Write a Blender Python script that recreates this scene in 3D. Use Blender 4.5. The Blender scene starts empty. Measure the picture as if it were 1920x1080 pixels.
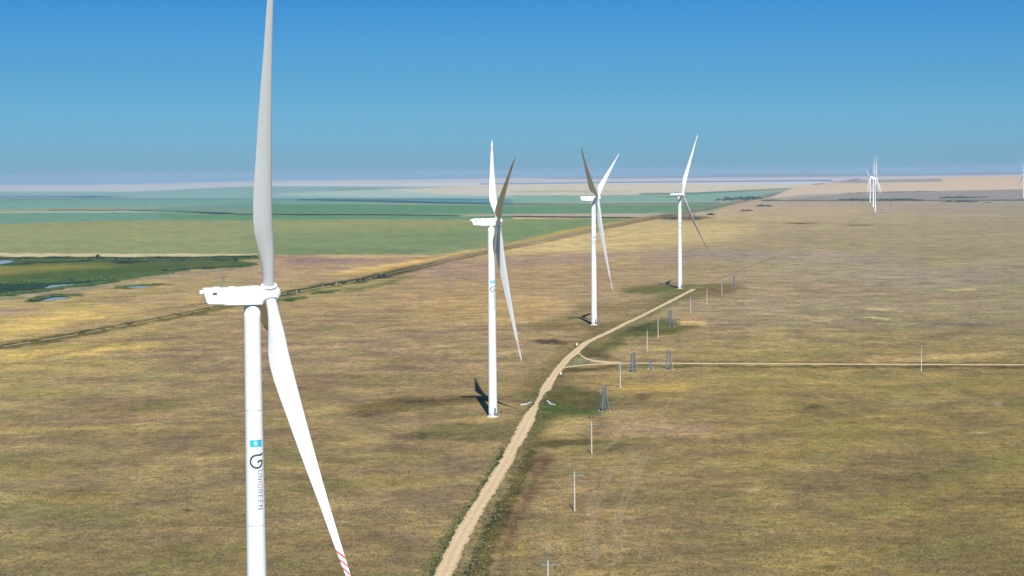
import bpy, bmesh, math, random
import numpy as np
from mathutils import Vector, Matrix, Euler

random.seed(7); rng = np.random.default_rng(7)
scene = bpy.context.scene
COL = scene.collection

# ------------------------------------------------------------------ camera
F = 3600.0            # focal length in photo pixels (1920 wide)
H = 124.4             # drone height
Y0 = 325.0            # true horizon row at the centre column
ROLL = 0.009
PITCH = math.atan((540 - Y0) / F)
cd = bpy.data.cameras.new('camera'); cam = bpy.data.objects.new('camera', cd); COL.objects.link(cam)
cd.sensor_width = 36.0; cd.lens = 36.0 * F / 1920.0
cd.clip_start = 1.0; cd.clip_end = 300000.0
cam.location = (0, 0, H)
cam.rotation_euler = (Matrix.Rotation(math.pi/2 - PITCH, 3, 'X') @ Matrix.Rotation(-ROLL, 3, 'Z')).to_euler()
scene.camera = cam

# ------------------------------------------------------------------ light
SUN_EL = 48.0
SUN_ROT = 174.2       # clockwise from +Y: behind the camera, a touch to the right
world = bpy.data.worlds.new('World'); scene.world = world; world.use_nodes = True
wn = world.node_tree.nodes; wl = world.node_tree.links; wn.clear()
sky = wn.new('ShaderNodeTexSky'); sky.sky_type = 'NISHITA'; sky.sun_disc = False
sky.sun_elevation = math.radians(SUN_EL); sky.sun_rotation = math.radians(SUN_ROT)
sky.altitude = 100; sky.air_density = 1.0; sky.dust_density = 0.6; sky.ozone_density = 1.5
tc = wn.new('ShaderNodeTexCoord'); sep = wn.new('ShaderNodeSeparateXYZ'); ramp = wn.new('ShaderNodeValToRGB')
mix = wn.new('ShaderNodeMix'); mix.data_type = 'RGBA'; mix.blend_type = 'MULTIPLY'; mix.inputs[0].default_value = 1.0
bg = wn.new('ShaderNodeBackground'); bg.inputs[1].default_value = 0.11
out = wn.new('ShaderNodeOutputWorld')
wl.new(tc.outputs['Generated'], sep.inputs[0]); wl.new(sep.outputs[2], ramp.inputs[0])
SKY_STOPS = [(0.0, (0.215, 0.47, 0.82)), (0.02, (0.172, 0.42, 0.78)), (0.05, (0.118, 0.345, 0.645)), (0.09, (0.068, 0.285, 0.595)), (0.30, (0.06, 0.26, 0.55)), (1.0, (0.10, 0.28, 0.55))]
e = ramp.color_ramp.elements
while len(e) > 1: e.remove(e[-1])
e[0].position = 0.0; e[0].color = SKY_STOPS[0][1] + (1,)
for p_, c_ in SKY_STOPS[1:]:
    n_ = e.new(p_); n_.color = c_ + (1,)
wl.new(sky.outputs[0], mix.inputs[6]); wl.new(ramp.outputs[0], mix.inputs[7])
wl.new(mix.outputs[2], bg.inputs[0]); wl.new(bg.outputs[0], out.inputs[0])

sd = bpy.data.lights.new('sun', 'SUN'); sd.energy = 5.0; sd.angle = math.radians(0.5); sd.color = (1.0, 0.96, 0.89)
sun = bpy.data.objects.new('sun', sd); COL.objects.link(sun)
az = math.radians(SUN_ROT); el = math.radians(SUN_EL)
SUNDIR = Vector((math.sin(az)*math.cos(el), math.cos(az)*math.cos(el), math.sin(el)))
sun.rotation_euler = SUNDIR.to_track_quat('Z', 'Y').to_euler()
sun.location = (60, -200, 400)

scene.view_settings.view_transform = 'Standard'; scene.view_settings.look = 'None'
scene.view_settings.exposure = 0.4; scene.view_settings.gamma = 1.0
scene.view_settings.use_curve_mapping = False
scene.cycles.volume_bounces = 0
scene.cycles.max_bounces = 6

# ------------------------------------------------------------------ geometry of the view (used only to place things on the ground)
cR, sR = math.cos(ROLL), math.sin(ROLL); cP, sP = math.cos(PITCH), math.sin(PITCH)
def hfun(x, y):
    """height of the plain: flat, with a low swell round the third turbine"""
    return 4.3*np.exp(-(((np.asarray(x) - 67)/260.0)**2 + ((np.asarray(y) - 1510)/230.0)**2))
def project(x, y, z):
    zz = z - H
    zc = y*cP - zz*sP; yc = y*sP + zz*cP
    u = F*x/zc; v = -F*yc/zc
    return 960 + cR*u + sR*v, 540 - sR*u + cR*v
def ray(px, py):
    X = px - 960.0; Y = py - 540.0
    u = cR*X - sR*Y; v = sR*X + cR*Y
    return u, F*cP - v*sP, -F*sP - v*cP
def ground(px, py, lift=0.0):
    """the point of the ground under a place in the photograph"""
    dx, dy, dz = ray(px, py); z = 0.0
    dz = min(dz, -6.0)
    for _ in range(8):
        t = (z - H)/dz; z = float(hfun(dx*t, dy*t))
    return Vector((dx*t, dy*t, z + lift))
def at_depth(px, py, D):
    dx, dy, dz = ray(px, py); t = D/dy
    return Vector((dx*t, D, H + dz*t))

# ------------------------------------------------------------------ helpers
def tag(o, label=None, cat=None, group=None, kind=None):
    if label: o['label'] = label
    if cat: o['category'] = cat
    if group: o['group'] = group
    if kind: o['kind'] = kind
    return o
def empty(name, loc, rz=0.0):
    o = bpy.data.objects.new(name, None); COL.objects.link(o)
    o.location = loc; o.rotation_euler = (0, 0, rz); o.empty_display_size = 1.0
    return o
def mesh_obj(name, me, mat, parent=None, smooth=False):
    if mat is not None and not me.materials: me.materials.append(mat)
    if smooth:
        me.polygons.foreach_set('use_smooth', [True]*len(me.polygons))
    o = bpy.data.objects.new(name, me); COL.objects.link(o)
    if parent: o.parent = parent
    return o
def from_py(name, verts, faces, mat, parent=None, smooth=False):
    me = bpy.data.meshes.new(name); me.from_pydata([tuple(v) for v in verts], [], faces); me.update()
    return mesh_obj(name, me, mat, parent, smooth)
def from_bm(name, bm, mat, parent=None, smooth=False):
    me = bpy.data.meshes.new(name); bm.to_mesh(me); bm.free()
    return mesh_obj(name, me, mat, parent, smooth)
def bm_box(bm, lo, hi, M=None):
    vs = []
    for x in (lo[0], hi[0]):
        for y in (lo[1], hi[1]):
            for z in (lo[2], hi[2]):
                p = Vector((x, y, z)); vs.append(bm.verts.new(M @ p if M else p))
    for f in ((0,1,3,2),(4,6,7,5),(0,4,5,1),(2,3,7,6),(0,2,6,4),(1,5,7,3)):
        bm.faces.new([vs[i] for i in f])
def bm_bar(bm, a, b, r0, r1=None, n=4):
    """a bar from a to b"""
    r1 = r0 if r1 is None else r1
    a = Vector(a); b = Vector(b); d = (b - a).normalized()
    s = d.cross(Vector((0, 0, 1)) if abs(d.z) < 0.95 else Vector((1, 0, 0))).normalized(); t = d.cross(s)
    ra, rb = [], []
    for k in range(n):
        q = 2*math.pi*(k + 0.5)/n
        o = s*math.cos(q) + t*math.sin(q)
        ra.append(bm.verts.new(a + o*r0)); rb.append(bm.verts.new(b + o*r1))
    for k in range(n):
        bm.faces.new((ra[k], ra[(k+1) % n], rb[(k+1) % n], rb[k]))
    bm.faces.new(ra[::-1]); bm.faces.new(rb)
def lathe(bm, prof, n=32, M=None, cap=True):
    rings = []
    for r, z in prof:
        ring = []
        for k in range(n):
            q = 2*math.pi*k/n; p = Vector((r*math.cos(q), r*math.sin(q), z))
            ring.append(bm.verts.new(M @ p if M else p))
        rings.append(ring)
    for a, b in zip(rings[:-1], rings[1:]):
        for k in range(n):
            bm.faces.new((a[k], a[(k+1) % n], b[(k+1) % n], b[k]))
    if cap:
        bm.faces.new(rings[0][::-1]); bm.faces.new(rings[-1])
def copy_child(src, parent):
    c = src.copy(); COL.objects.link(c); c.parent = parent
    return c
def copy_tree(o, parent=None):
    c = o.copy(); COL.objects.link(c); c.parent = parent
    for ch in list(o.children): copy_tree(ch, c)
    return c

# ------------------------------------------------------------------ materials
def nodes_of(m):
    m.use_nodes = True; nt = m.node_tree; return nt, nt.nodes, nt.links, nt.nodes['Principled BSDF']
def noise(nt, scale, detail=3.0, rough=0.55, src='Object', stretch=None):
    n = nt.nodes.new('ShaderNodeTexNoise'); n.inputs['Scale'].default_value = scale
    n.inputs['Detail'].default_value = detail; n.inputs['Roughness'].default_value = rough
    t = nt.nodes.new('ShaderNodeTexCoord')
    if stretch:
        mp = nt.nodes.new('ShaderNodeMapping'); mp.inputs['Scale'].default_value = stretch
        nt.links.new(t.outputs[src], mp.inputs[0]); nt.links.new(mp.outputs[0], n.inputs['Vector'])
    else:
        nt.links.new(t.outputs[src], n.inputs['Vector'])
    return n.outputs['Fac']
def maprange(nt, v, a, b, c, d, clamp=True):
    n = nt.nodes.new('ShaderNodeMapRange'); n.clamp = clamp
    for i, q in enumerate((a, b, c, d)): n.inputs[i+1].default_value = q
    nt.links.new(v, n.inputs[0]); return n.outputs[0]
def mixc(nt, fac, a, b, mode='MIX'):
    n = nt.nodes.new('ShaderNodeMix'); n.data_type = 'RGBA'; n.blend_type = mode
    for inp, v in ((n.inputs[0], fac), (n.inputs[6], a), (n.inputs[7], b)):
        if hasattr(v, 'is_linked') or isinstance(v, bpy.types.NodeSocket): nt.links.new(v, inp)
        elif isinstance(v, (int, float)): inp.default_value = v
        else: inp.default_value = tuple(v) + (1,)
    return n.outputs[2]
def mathn(nt, op, a, b=None):
    n = nt.nodes.new('ShaderNodeMath'); n.operation = op
    for i, v in enumerate((a, b)):
        if v is None: continue
        if isinstance(v, bpy.types.NodeSocket): nt.links.new(v, n.inputs[i])
        else: n.inputs[i].default_value = v
    return n.outputs[0]
def simple(name, col, rough=0.6, metal=0.0, var=0.12, scale=1.5, spec=0.5):
    m = bpy.data.materials.new(name); nt, ns, lk, b = nodes_of(m)
    f = noise(nt, scale, 4)
    c = mixc(nt, maprange(nt, f, 0.3, 0.7, 0, 1), [x*(1-var) for x in col], [min(1, x*(1+var)) for x in col])
    lk.new(c, b.inputs['Base Color']); b.inputs['Roughness'].default_value = rough
    b.inputs['Metallic'].default_value = metal; b.inputs['Specular IOR Level'].default_value = spec
    return m
def paint_white(name, dirt=0.10, g=1.0):
    """glossy off-white turbine paint with faint rain streaks"""
    m = bpy.data.materials.new(name); nt, ns, lk, b = nodes_of(m)
    s = noise(nt, 1.0, 5, 0.6, stretch=(1.6, 1.6, 0.06))
    big = noise(nt, 0.25, 3)
    c = mixc(nt, maprange(nt, s, 0.45, 0.8, 0, dirt), (0.80*g, 0.85*g, 0.87*g), (0.50*g, 0.50*g, 0.46*g))
    c = mixc(nt, maprange(nt, big, 0.4, 0.8, 0, dirt*0.8), c, (0.70*g, 0.71*g, 0.71*g))
    lk.new(c, b.inputs['Base Color']); b.inputs['Roughness'].default_value = 0.38
    return m
M_TOWER = paint_white('tower_paint', 0.16)
M_BLADE = paint_white('blade_gelcoat', 0.08, 0.74)
M_NAC = paint_white('nacelle_shell', 0.14)
M_SEAM = simple('seam_sealant', (0.42, 0.43, 0.44), 0.6)
M_DARK = simple('dark_grille', (0.04, 0.045, 0.05), 0.5)
M_RED = simple('red_warning_paint', (0.50, 0.025, 0.035), 0.45)
M_CYAN = simple('flag_blue', (0.02, 0.50, 0.68), 0.45, var=0.04)
M_SUN = simple('flag_sun', (0.80, 0.78, 0.45), 0.45, var=0.04)
M_LOGO = simple('emblem_green', (0.020, 0.075, 0.080), 0.45, var=0.1)
M_TEXT = simple('lettering_grey', (0.16, 0.18, 0.19), 0.5, var=0.08)
M_CONC = simple('weathered_concrete', (0.50, 0.48, 0.44), 0.85, var=0.2, scale=0.6)
M_PALEC = simple('pale_concrete', (0.56, 0.55, 0.50), 0.85, var=0.15, scale=0.8)
M_FOUND = simple('foundation_concrete', (0.55, 0.52, 0.46), 0.9, var=0.18, scale=0.8)
M_GALV = simple('galvanised_steel', (0.30, 0.36, 0.39), 0.45, 0.45, var=0.2, scale=0.9)
M_GALVD = simple('dull_steel', (0.16, 0.20, 0.23), 0.55, 0.4, var=0.2)
M_INS = simple('insulator_glass', (0.10, 0.16, 0.17), 0.25)
M_CAB = simple('cabinet_green', (0.10, 0.20, 0.17), 0.5)
M_SIGN = simple('white_enamel', (0.80, 0.80, 0.78), 0.4, var=0.05)
M_BARK = simple('bark', (0.10, 0.075, 0.05), 0.9, var=0.3)

def leaf_mat(name, a, b_):
    m = bpy.data.materials.new(name); nt, ns, lk, b = nodes_of(m)
    f = noise(nt, 0.35, 4)
    lk.new(mixc(nt, maprange(nt, f, 0.35, 0.65, 0, 1), a, b_), b.inputs['Base Color'])
    b.inputs['Roughness'].default_value = 0.8; b.inputs['Specular IOR Level'].default_value = 0.2
    return m
M_LEAF = leaf_mat('leaves', (0.022, 0.045, 0.014), (0.060, 0.090, 0.028))
M_LEAF_FAR = leaf_mat('leaves_far', (0.020, 0.040, 0.018), (0.045, 0.065, 0.030))
M_REED = leaf_mat('reeds', (0.035, 0.075, 0.018), (0.085, 0.125, 0.035))

def ground_mat():
    m = bpy.data.materials.new('steppe_ground'); nt, ns, lk, b = nodes_of(m)
    at = ns.new('ShaderNodeAttribute'); at.attribute_name = 'soil'; base = at.outputs['Color']
    rg = ns.new('ShaderNodeAttribute'); rg.attribute_name = 'rough_cover'; amt = rg.outputs['Fac']
    # every scale from 300 m patches down to single tussocks has its own variation
    n1 = noise(nt, 0.024, 9, 0.80); n5 = noise(nt, 0.016, 9, 0.80); n8 = noise(nt, 0.034, 9, 0.84)
    n3 = noise(nt, 0.22, 4, 0.75); n4 = noise(nt, 0.9, 3, 0.8)
    straw = mixc(nt, 1.0, base, (1.23, 1.19, 1.03), 'MULTIPLY')
    soil = mixc(nt, 1.0, base, (0.78, 0.77, 0.90), 'MULTIPLY')
    olive = mixc(nt, 1.0, base, (0.86, 1.02, 0.72), 'MULTIPLY')
    c = mixc(nt, maprange(nt, n1, 0.42, 0.59, 0, 1), soil, straw)
    c = mixc(nt, maprange(nt, n5, 0.50, 0.60, 0, 0.8), c, olive)
    dk8 = maprange(nt, n8, 0.37, 0.63, 0.68, 1.34); v8 = ns.new('ShaderNodeCombineColor')
    for i in range(3): lk.new(dk8, v8.inputs[i])
    c = mixc(nt, 1.0, c, v8.outputs[0], 'MULTIPLY')
    n9 = noise(nt, 0.005, 10, 0.85); dk9 = maprange(nt, n9, 0.40, 0.60, 0.86, 1.15); v9 = ns.new('ShaderNodeCombineColor')
    for i in range(3): lk.new(dk9, v9.inputs[i])
    c = mixc(nt, 1.0, c, v9.outputs[0], 'MULTIPLY')
    # tussocks and the bare gaps between them
    f3 = mathn(nt, 'ADD', mathn(nt, 'MULTIPLY', n3, 0.4), mathn(nt, 'MULTIPLY', n4, 0.6))
    dk = maprange(nt, f3, 0.40, 0.60, 0.46, 1.54)
    v = ns.new('ShaderNodeCombineColor')
    for i in range(3): lk.new(dk, v.inputs[i])
    c = mixc(nt, 1.0, c, v.outputs[0], 'MULTIPLY')
    n6 = noise(nt, 0.4, 4, 0.7)
    c = mixc(nt, maprange(nt, n6, 0.60, 0.68, 0, 0.5), c, mixc(nt, 1.0, base, (1.65, 1.45, 1.15), 'MULTIPLY'))
    c = mixc(nt, amt, base, c)
    lk.new(c, b.inputs['Base Color']); b.inputs['Roughness'].default_value = 0.95
    b.inputs['Specular IOR Level'].default_value = 0.05
    bu = ns.new('ShaderNodeBump'); bu.inputs['Strength'].default_value = 0.6; bu.inputs['Distance'].default_value = 0.35
    lk.new(f3, bu.inputs['Height']); lk.new(bu.outputs[0], b.inputs['Normal'])
    return m
def road_mat(name, ca, cb, cm):
    m = bpy.data.materials.new(name); nt, ns, lk, b = nodes_of(m)
    n1 = noise(nt, 0.35, 5, 0.6); n2 = noise(nt, 2.0, 3, 0.6)
    uv = ns.new('ShaderNodeUVMap'); uv.uv_map = 'UVMap'; sp = ns.new('ShaderNodeSeparateXYZ'); lk.new(uv.outputs[0], sp.inputs[0])
    # wheel tracks: two paler, compacted lanes, a rougher crown and verges
    w = mathn(nt, 'ABSOLUTE', mathn(nt, 'SUBTRACT', mathn(nt, 'ABSOLUTE', mathn(nt, 'SUBTRACT', sp.outputs[0], 0.5)), 0.22))
    lane = maprange(nt, w, 0.05, 0.15, 1, 0)
    c = mixc(nt, maprange(nt, n1, 0.35, 0.65, 0, 1), ca, cb)
    c = mixc(nt, mathn(nt, 'MULTIPLY', maprange(nt, lane, 0, 1, 0.55, 0.0), maprange(nt, n2, 0.4, 0.62, 0.2, 1.0)), c, cm)
    lk.new(c, b.inputs['Base Color']); b.inputs['Roughness'].default_value = 0.95; b.inputs['Specular IOR Level'].default_value = 0.1
    bu = ns.new('ShaderNodeBump'); bu.inputs['Strength'].default_value = 0.4; bu.inputs['Distance'].default_value = 0.15
    lk.new(n2, bu.inputs['Height']); lk.new(bu.outputs[0], b.inputs['Normal'])
    return m
M_GROUND = ground_mat()
M_ROAD = road_mat('sandy_gravel', (0.46, 0.345, 0.20), (0.58, 0.44, 0.265), (0.31, 0.24, 0.135))
M_TRACK = road_mat('worn_track', (0.24, 0.195, 0.115), (0.38, 0.31, 0.20), (0.24, 0.19, 0.09))
M_TRENCH = road_mat('turned_soil', (0.17, 0.115, 0.065), (0.23, 0.155, 0.09), (0.14, 0.10, 0.06))
def water_mat():
    m = bpy.data.materials.new('pond_water'); nt, ns, lk, b = nodes_of(m)
    b.inputs['Base Color'].default_value = (0.24, 0.29, 0.27, 1); b.inputs['Roughness'].default_value = 0.3
    bu = ns.new('ShaderNodeBump'); bu.inputs['Strength'].default_value = 0.15; bu.inputs['Distance'].default_value = 0.1
    lk.new(noise(nt, 0.6, 3), bu.inputs['Height']); lk.new(bu.outputs[0], b.inputs['Normal'])
    return m
M_WATER = water_mat()

# ------------------------------------------------------------------ the ground: one sheet, its soils and crops laid out in fields
HAZE_SIGMA = 2.8e-5
HAZE_LIN = np.array([0.35, 0.55, 0.69])     # what the air adds over a long path
SUNLIT = np.array([1.50, 1.47, 1.46])       # light on flat ground / albedo
def lin(c):
    c = np.asarray(c, float)/255.0
    return np.where(c <= 0.04045, c/12.92, ((c + 0.055)/1.055)**2.4)
def vnoise(u, v, seed=0):
    """smooth value noise for wavering field edges"""
    iu = np.floor(u).astype(np.int64); iv = np.floor(v).astype(np.int64)
    fu = u - iu; fv = v - iv; fu = fu*fu*(3-2*fu); fv = fv*fv*(3-2*fv)
    def h(a, b):
        n = (a*374761393 + b*668265263 + seed*1442695041) & 0x7fffffff
        n = ((n ^ (n >> 13))*1274126177) & 0x7fffffff
        return ((n ^ (n >> 16)) & 0xffff)/65535.0
    return (h(iu, iv)*(1-fu)*(1-fv) + h(iu+1, iv)*fu*(1-fv) + h(iu, iv+1)*(1-fu)*fv + h(iu+1, iv+1)*fu*fv)*2 - 1

XS = [0, 480, 960, 1440, 1920]
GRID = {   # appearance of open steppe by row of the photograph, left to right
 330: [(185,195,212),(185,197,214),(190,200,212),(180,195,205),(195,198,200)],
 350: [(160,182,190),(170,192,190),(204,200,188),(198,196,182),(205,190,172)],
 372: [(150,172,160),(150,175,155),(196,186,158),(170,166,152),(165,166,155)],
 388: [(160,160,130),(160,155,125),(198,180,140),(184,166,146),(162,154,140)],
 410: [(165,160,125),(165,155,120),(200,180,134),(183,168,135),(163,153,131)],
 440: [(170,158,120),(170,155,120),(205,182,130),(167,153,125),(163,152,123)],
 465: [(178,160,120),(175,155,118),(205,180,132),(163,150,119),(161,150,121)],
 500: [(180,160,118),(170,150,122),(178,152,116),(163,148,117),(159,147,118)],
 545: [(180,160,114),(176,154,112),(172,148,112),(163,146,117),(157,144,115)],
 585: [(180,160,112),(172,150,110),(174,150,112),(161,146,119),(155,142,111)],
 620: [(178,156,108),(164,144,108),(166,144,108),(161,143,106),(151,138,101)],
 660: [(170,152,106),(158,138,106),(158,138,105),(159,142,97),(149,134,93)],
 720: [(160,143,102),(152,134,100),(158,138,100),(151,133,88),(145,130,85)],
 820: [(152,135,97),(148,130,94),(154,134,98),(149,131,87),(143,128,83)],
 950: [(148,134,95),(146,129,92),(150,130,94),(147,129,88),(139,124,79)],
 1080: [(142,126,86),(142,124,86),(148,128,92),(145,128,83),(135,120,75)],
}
Lc = [(-900,800),(-300,700),(0,650),(150,625),(300,597),(420,573),(540,549),(700,520),(820,493),(920,471),(1000,455),(1100,435),(1200,412),(1300,396),(1400,375),(1470,361),(1560,345),(1620,336)]
def along(line, x):
    xs = [p[0] for p in line]; ys = [p[1] for p in line]
    return float(np.interp(x, xs, ys))
def strip(line, a, b):
    """polygon between a line shifted by a and by b rows"""
    sa = a if callable(a) else (lambda x: a); sb = b if callable(b) else (lambda x: b)
    return [(x, y + sa(x)) for x, y in line] + [(x, y + sb(x)) for x, y in reversed(line)]
def seg(x0, x1, n=14):
    return [(x, along(Lc, x)) for x in np.linspace(x0, x1, n)]
P = []   # polygon, colour, edge softness (px), strength, roughness of cover
def pa(poly, col, soft=1.0, k=1.0, rough=None, sx=0.2, warp=1.0):
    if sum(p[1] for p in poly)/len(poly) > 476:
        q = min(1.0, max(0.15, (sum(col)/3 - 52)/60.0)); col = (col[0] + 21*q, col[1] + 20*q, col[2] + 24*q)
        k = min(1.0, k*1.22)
    P.append((poly, col, soft, k, rough, sx, warp))
R_, L_ = 2900, -1000
# --- far bands, bluish haze tint painted into their colours
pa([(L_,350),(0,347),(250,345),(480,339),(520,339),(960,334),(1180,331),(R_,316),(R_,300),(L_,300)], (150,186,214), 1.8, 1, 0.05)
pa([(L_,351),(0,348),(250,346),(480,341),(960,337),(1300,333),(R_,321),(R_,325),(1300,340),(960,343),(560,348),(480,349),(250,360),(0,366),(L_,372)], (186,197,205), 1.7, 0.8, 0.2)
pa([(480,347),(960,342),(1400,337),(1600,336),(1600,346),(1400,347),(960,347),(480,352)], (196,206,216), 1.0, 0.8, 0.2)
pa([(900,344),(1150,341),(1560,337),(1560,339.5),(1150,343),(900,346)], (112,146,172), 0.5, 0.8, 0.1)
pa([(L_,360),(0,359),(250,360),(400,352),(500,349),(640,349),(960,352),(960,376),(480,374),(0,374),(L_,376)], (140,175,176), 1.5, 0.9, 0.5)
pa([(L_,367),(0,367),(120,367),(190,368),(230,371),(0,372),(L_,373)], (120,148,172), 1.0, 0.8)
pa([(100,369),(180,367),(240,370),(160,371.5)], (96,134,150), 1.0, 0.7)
pa([(500,366),(620,358),(760,354),(960,352),(1060,358),(960,368),(700,370)], (180,200,192), 3, 0.7)
pa([(620,356),(700,353),(702,354),(622,357.2)], (120,140,120), 0.5, 0.7)
pa([(720,356),(860,350),(980,346),(1100,345),(1440,345),(1520,347),(1420,352),(1340,362),(1100,366),(960,367),(840,364)], (203,200,186), 1.5, 0.9)
pa([(960,358),(1060,357),(1180,359),(1180,361),(960,361)], (168,172,150), 1.2, 0.6)
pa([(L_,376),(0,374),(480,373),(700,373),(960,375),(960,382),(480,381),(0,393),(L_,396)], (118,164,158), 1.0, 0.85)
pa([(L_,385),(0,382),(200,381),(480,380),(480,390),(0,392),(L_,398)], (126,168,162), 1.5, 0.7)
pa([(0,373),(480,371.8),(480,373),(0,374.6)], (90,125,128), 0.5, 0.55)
pa([(480,372),(600,373),(760,373),(860,374),(960,374),(1000,376),(960,380),(860,383),(760,380),(640,378),(520,376)], (104,152,160), 1.0, 0.8)
pa([(560,373),(700,375.5),(960,381),(1100,382),(1350,379.5),(1350,381),(1100,383.6),(940,384),(800,381),(640,377),(560,375)], (68,110,122), 0.6, 0.85, sx=0.15)
pa([(590,372),(860,372.3),(960,374),(960,375),(800,374),(590,373.4)], (80,122,135), 0.5, 0.7)
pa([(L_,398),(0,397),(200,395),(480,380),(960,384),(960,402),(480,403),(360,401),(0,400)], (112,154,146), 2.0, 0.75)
pa([(480,383),(960,385),(1180,384),(1380,381),(1330,396),(1200,401),(960,401),(480,401)], (106,148,124), 1.5, 0.9)
pa([(960,366),(1180,366),(1340,360),(1500,357),(1430,366),(1380,378),(1180,380),(960,381)], (130,172,162), 1.5, 0.85)
pa([(1200,362),(1300,361),(1500,352),(1500,354),(1300,364),(1200,365)], (84,116,116), 0.8, 0.6)
pa([(L_,404),(0,397),(110,396),(240,395.5),(330,396),(330,397.5),(110,399),(0,400),(L_,406)], (168,186,180), 0.6, 0.9)
pa([(90,393.5),(240,393.5),(330,395),(400,397.5),(440,399.5),(436,402),(395,401),(330,397.2),(240,395),(90,394.7)], (82,108,106), 0.6, 0.8)
pa([(360,397),(430,398),(440,400.5),(400,401.5)], (66,84,92), 1.0, 0.7)
pa([(L_,410),(0,400),(330,400),(480,404),(960,404),(960,412),(480,413),(150,416),(0,420),(L_,428)], (110,156,142), 1.2, 0.85)
pa([(300,402),(480,404),(960,404),(960,411),(480,412),(300,411)], (108,148,112), 1.6, 0.8)
pa([(440,401),(700,401.3),(860,403.2),(960,404.2),(1160,406.6),(1160,408.2),(960,405.8),(860,405),(700,403.6),(560,403.8),(440,402.6)], (62,84,68), 0.5, 0.9)
# --- the big olive field
pa([(L_,428),(0,420),(100,417),(180,414),(480,413),(960,411),(1160,409),(1190,411),(1160,418),(1100,429),(1000,448),(920,464),(815,477.5),(480,477.5),(0,476),(L_,478)], (150,157,117), 1.0, 1.0, 0.9)
pa([(480,440),(960,424),(1180,411),(1100,430),(1000,449),(920,464),(815,478),(480,478)], (126,146,110), 8, 0.75, 0.8)
pa([(0,450),(480,455),(480,474),(0,473)], (140,150,112), 6, 0.4)
pa([(480,466),(820,466),(780,479),(480,479)], (114,136,100), 3, 0.5)
pa([(950,413),(1170,409),(1140,421),(1000,444),(950,452)], (122,148,112), 3, 0.6)
# cream road across it
pa([(860,404),(960,401.5),(1150,400.5),(1380,399.5),(1380,402),(1200,405),(960,404.6),(860,406)], (178,172,160), 0.5, 0.95)
pa([(960,405.4),(1160,407),(1300,409),(1300,410.5),(1150,409),(960,407)], (60,78,60), 0.4, 0.9)
# --- below the olive field, left
pa([(L_,478),(0,475),(480,476.5),(480,480),(0,481),(L_,484)], (184,170,132), 0.8, 0.95)
pa([(480,477.5),(815,477.8),(860,478),(780,488),(640,506),(480,530)], (154,130,98), 1.2, 0.9)
pa([(530,486),(600,484),(700,488),(640,495),(540,496)], (126,108,100), 3, 0.7)
pa([(600,478.5),(820,478.5),(760,483),(640,483)], (190,162,108), 2, 0.7)
pa([(600,516),(700,500),(800,484),(860,476),(940,459),(1060,432),(1200,408),(1200,411),(1060,437),(940,463),(860,481),(760,502),(640,517)], (196,164,100), 1.5, 0.95)
pa([(640,505),(800,488),(880,470),(870,474),(800,492),(640,512)], (205,175,112), 2, 0.6)
# --- marsh
pa([(L_,486),(0,482),(330,482),(380,480),(478,480),(486,485),(450,488),(470,493),(486,497),(452,502),(380,504),(330,509),(290,512),(200,527),(120,540),(0,553),(L_,580)], (84,100,54), 1.5, 1.0, 0.8)
pa([(L_,486),(0,482),(330,482),(478,480),(480,483),(400,485),(330,486),(0,487)], (52,78,42), 1.0, 0.85)
pa([(150,486),(440,484),(480,484),(400,487.5),(150,489)], (46,70,38), 1.0, 0.9)
pa([(0,494),(120,489),(180,488),(60,495),(0,498)], (50,76,44), 1.0, 0.85)
pa([(195,492),(240,490),(300,489),(240,493.5)], (46,72,38), 1.2, 0.85)
pa([(L_,510),(0,500),(120,494),(220,498),(160,508),(60,514),(0,517),(L_,530)], (128,122,70), 5, 0.65)
pa([(60,510),(200,502),(340,498),(300,508),(160,522),(0,526)], (76,100,48), 4, 0.6)
pa([(L_,540),(0,527),(100,524),(220,519),(330,509),(300,514),(220,524),(150,533),(90,541),(0,552),(L_,575)], (52,80,44), 1.8, 0.95)
pa([(L_,568),(0,549),(90,539),(200,524),(290,512),(330,509),(300,516),(200,531),(90,546),(0,557),(L_,580)], (56,88,44), 1.2, 0.8)
pa([(300,503),(360,500),(440,497),(440,499),(360,503),(310,507)], (40,62,34), 1.2, 0.8)
pa([(440,494),(480,493),(486,497),(445,499)], (58,88,46), 1.0, 0.8)
pa([(L_,585),(0,558),(120,545),(220,530),(330,514),(400,506),(440,505),(400,511),(300,521),(180,541),(60,557),(0,566),(L_,600)], (128,122,100), 1.6, 0.8)
pa([(55,560),(100,552),(145,551),(160,554),(125,558),(85,565),(50,565)], (56,78,40), 1.5, 0.9)
pa([(210,540),(250,534),(290,532),(320,534),(290,537),(240,542)], (88,92,48), 1.5, 0.8)
pa([(120,566),(200,558),(330,546),(250,556),(140,570)], (124,116,62), 3, 0.6)
pa([(0,580),(100,575),(60,592),(0,600)], (134,114,94), 6, 0.6)
pa([(180,562),(340,556),(300,572),(200,578)], (140,120,92), 6, 0.5)
pa([(0,596),(120,588),(240,590),(120,612),(0,632)], (196,166,92), 5, 0.75)
pa([(70,578),(200,570),(300,574),(140,590)], (190,160,92), 4, 0.6)
pa([(120,660),(240,644),(330,640),(260,655),(120,672)], (196,166,88), 4, 0.7)
pa([(0,660),(160,640),(120,664),(0,688)], (186,158,84), 5, 0.65)
pa([(0,688),(140,672),(330,672),(240,692),(0,712)], (158,138,80), 6, 0.6)
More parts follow.
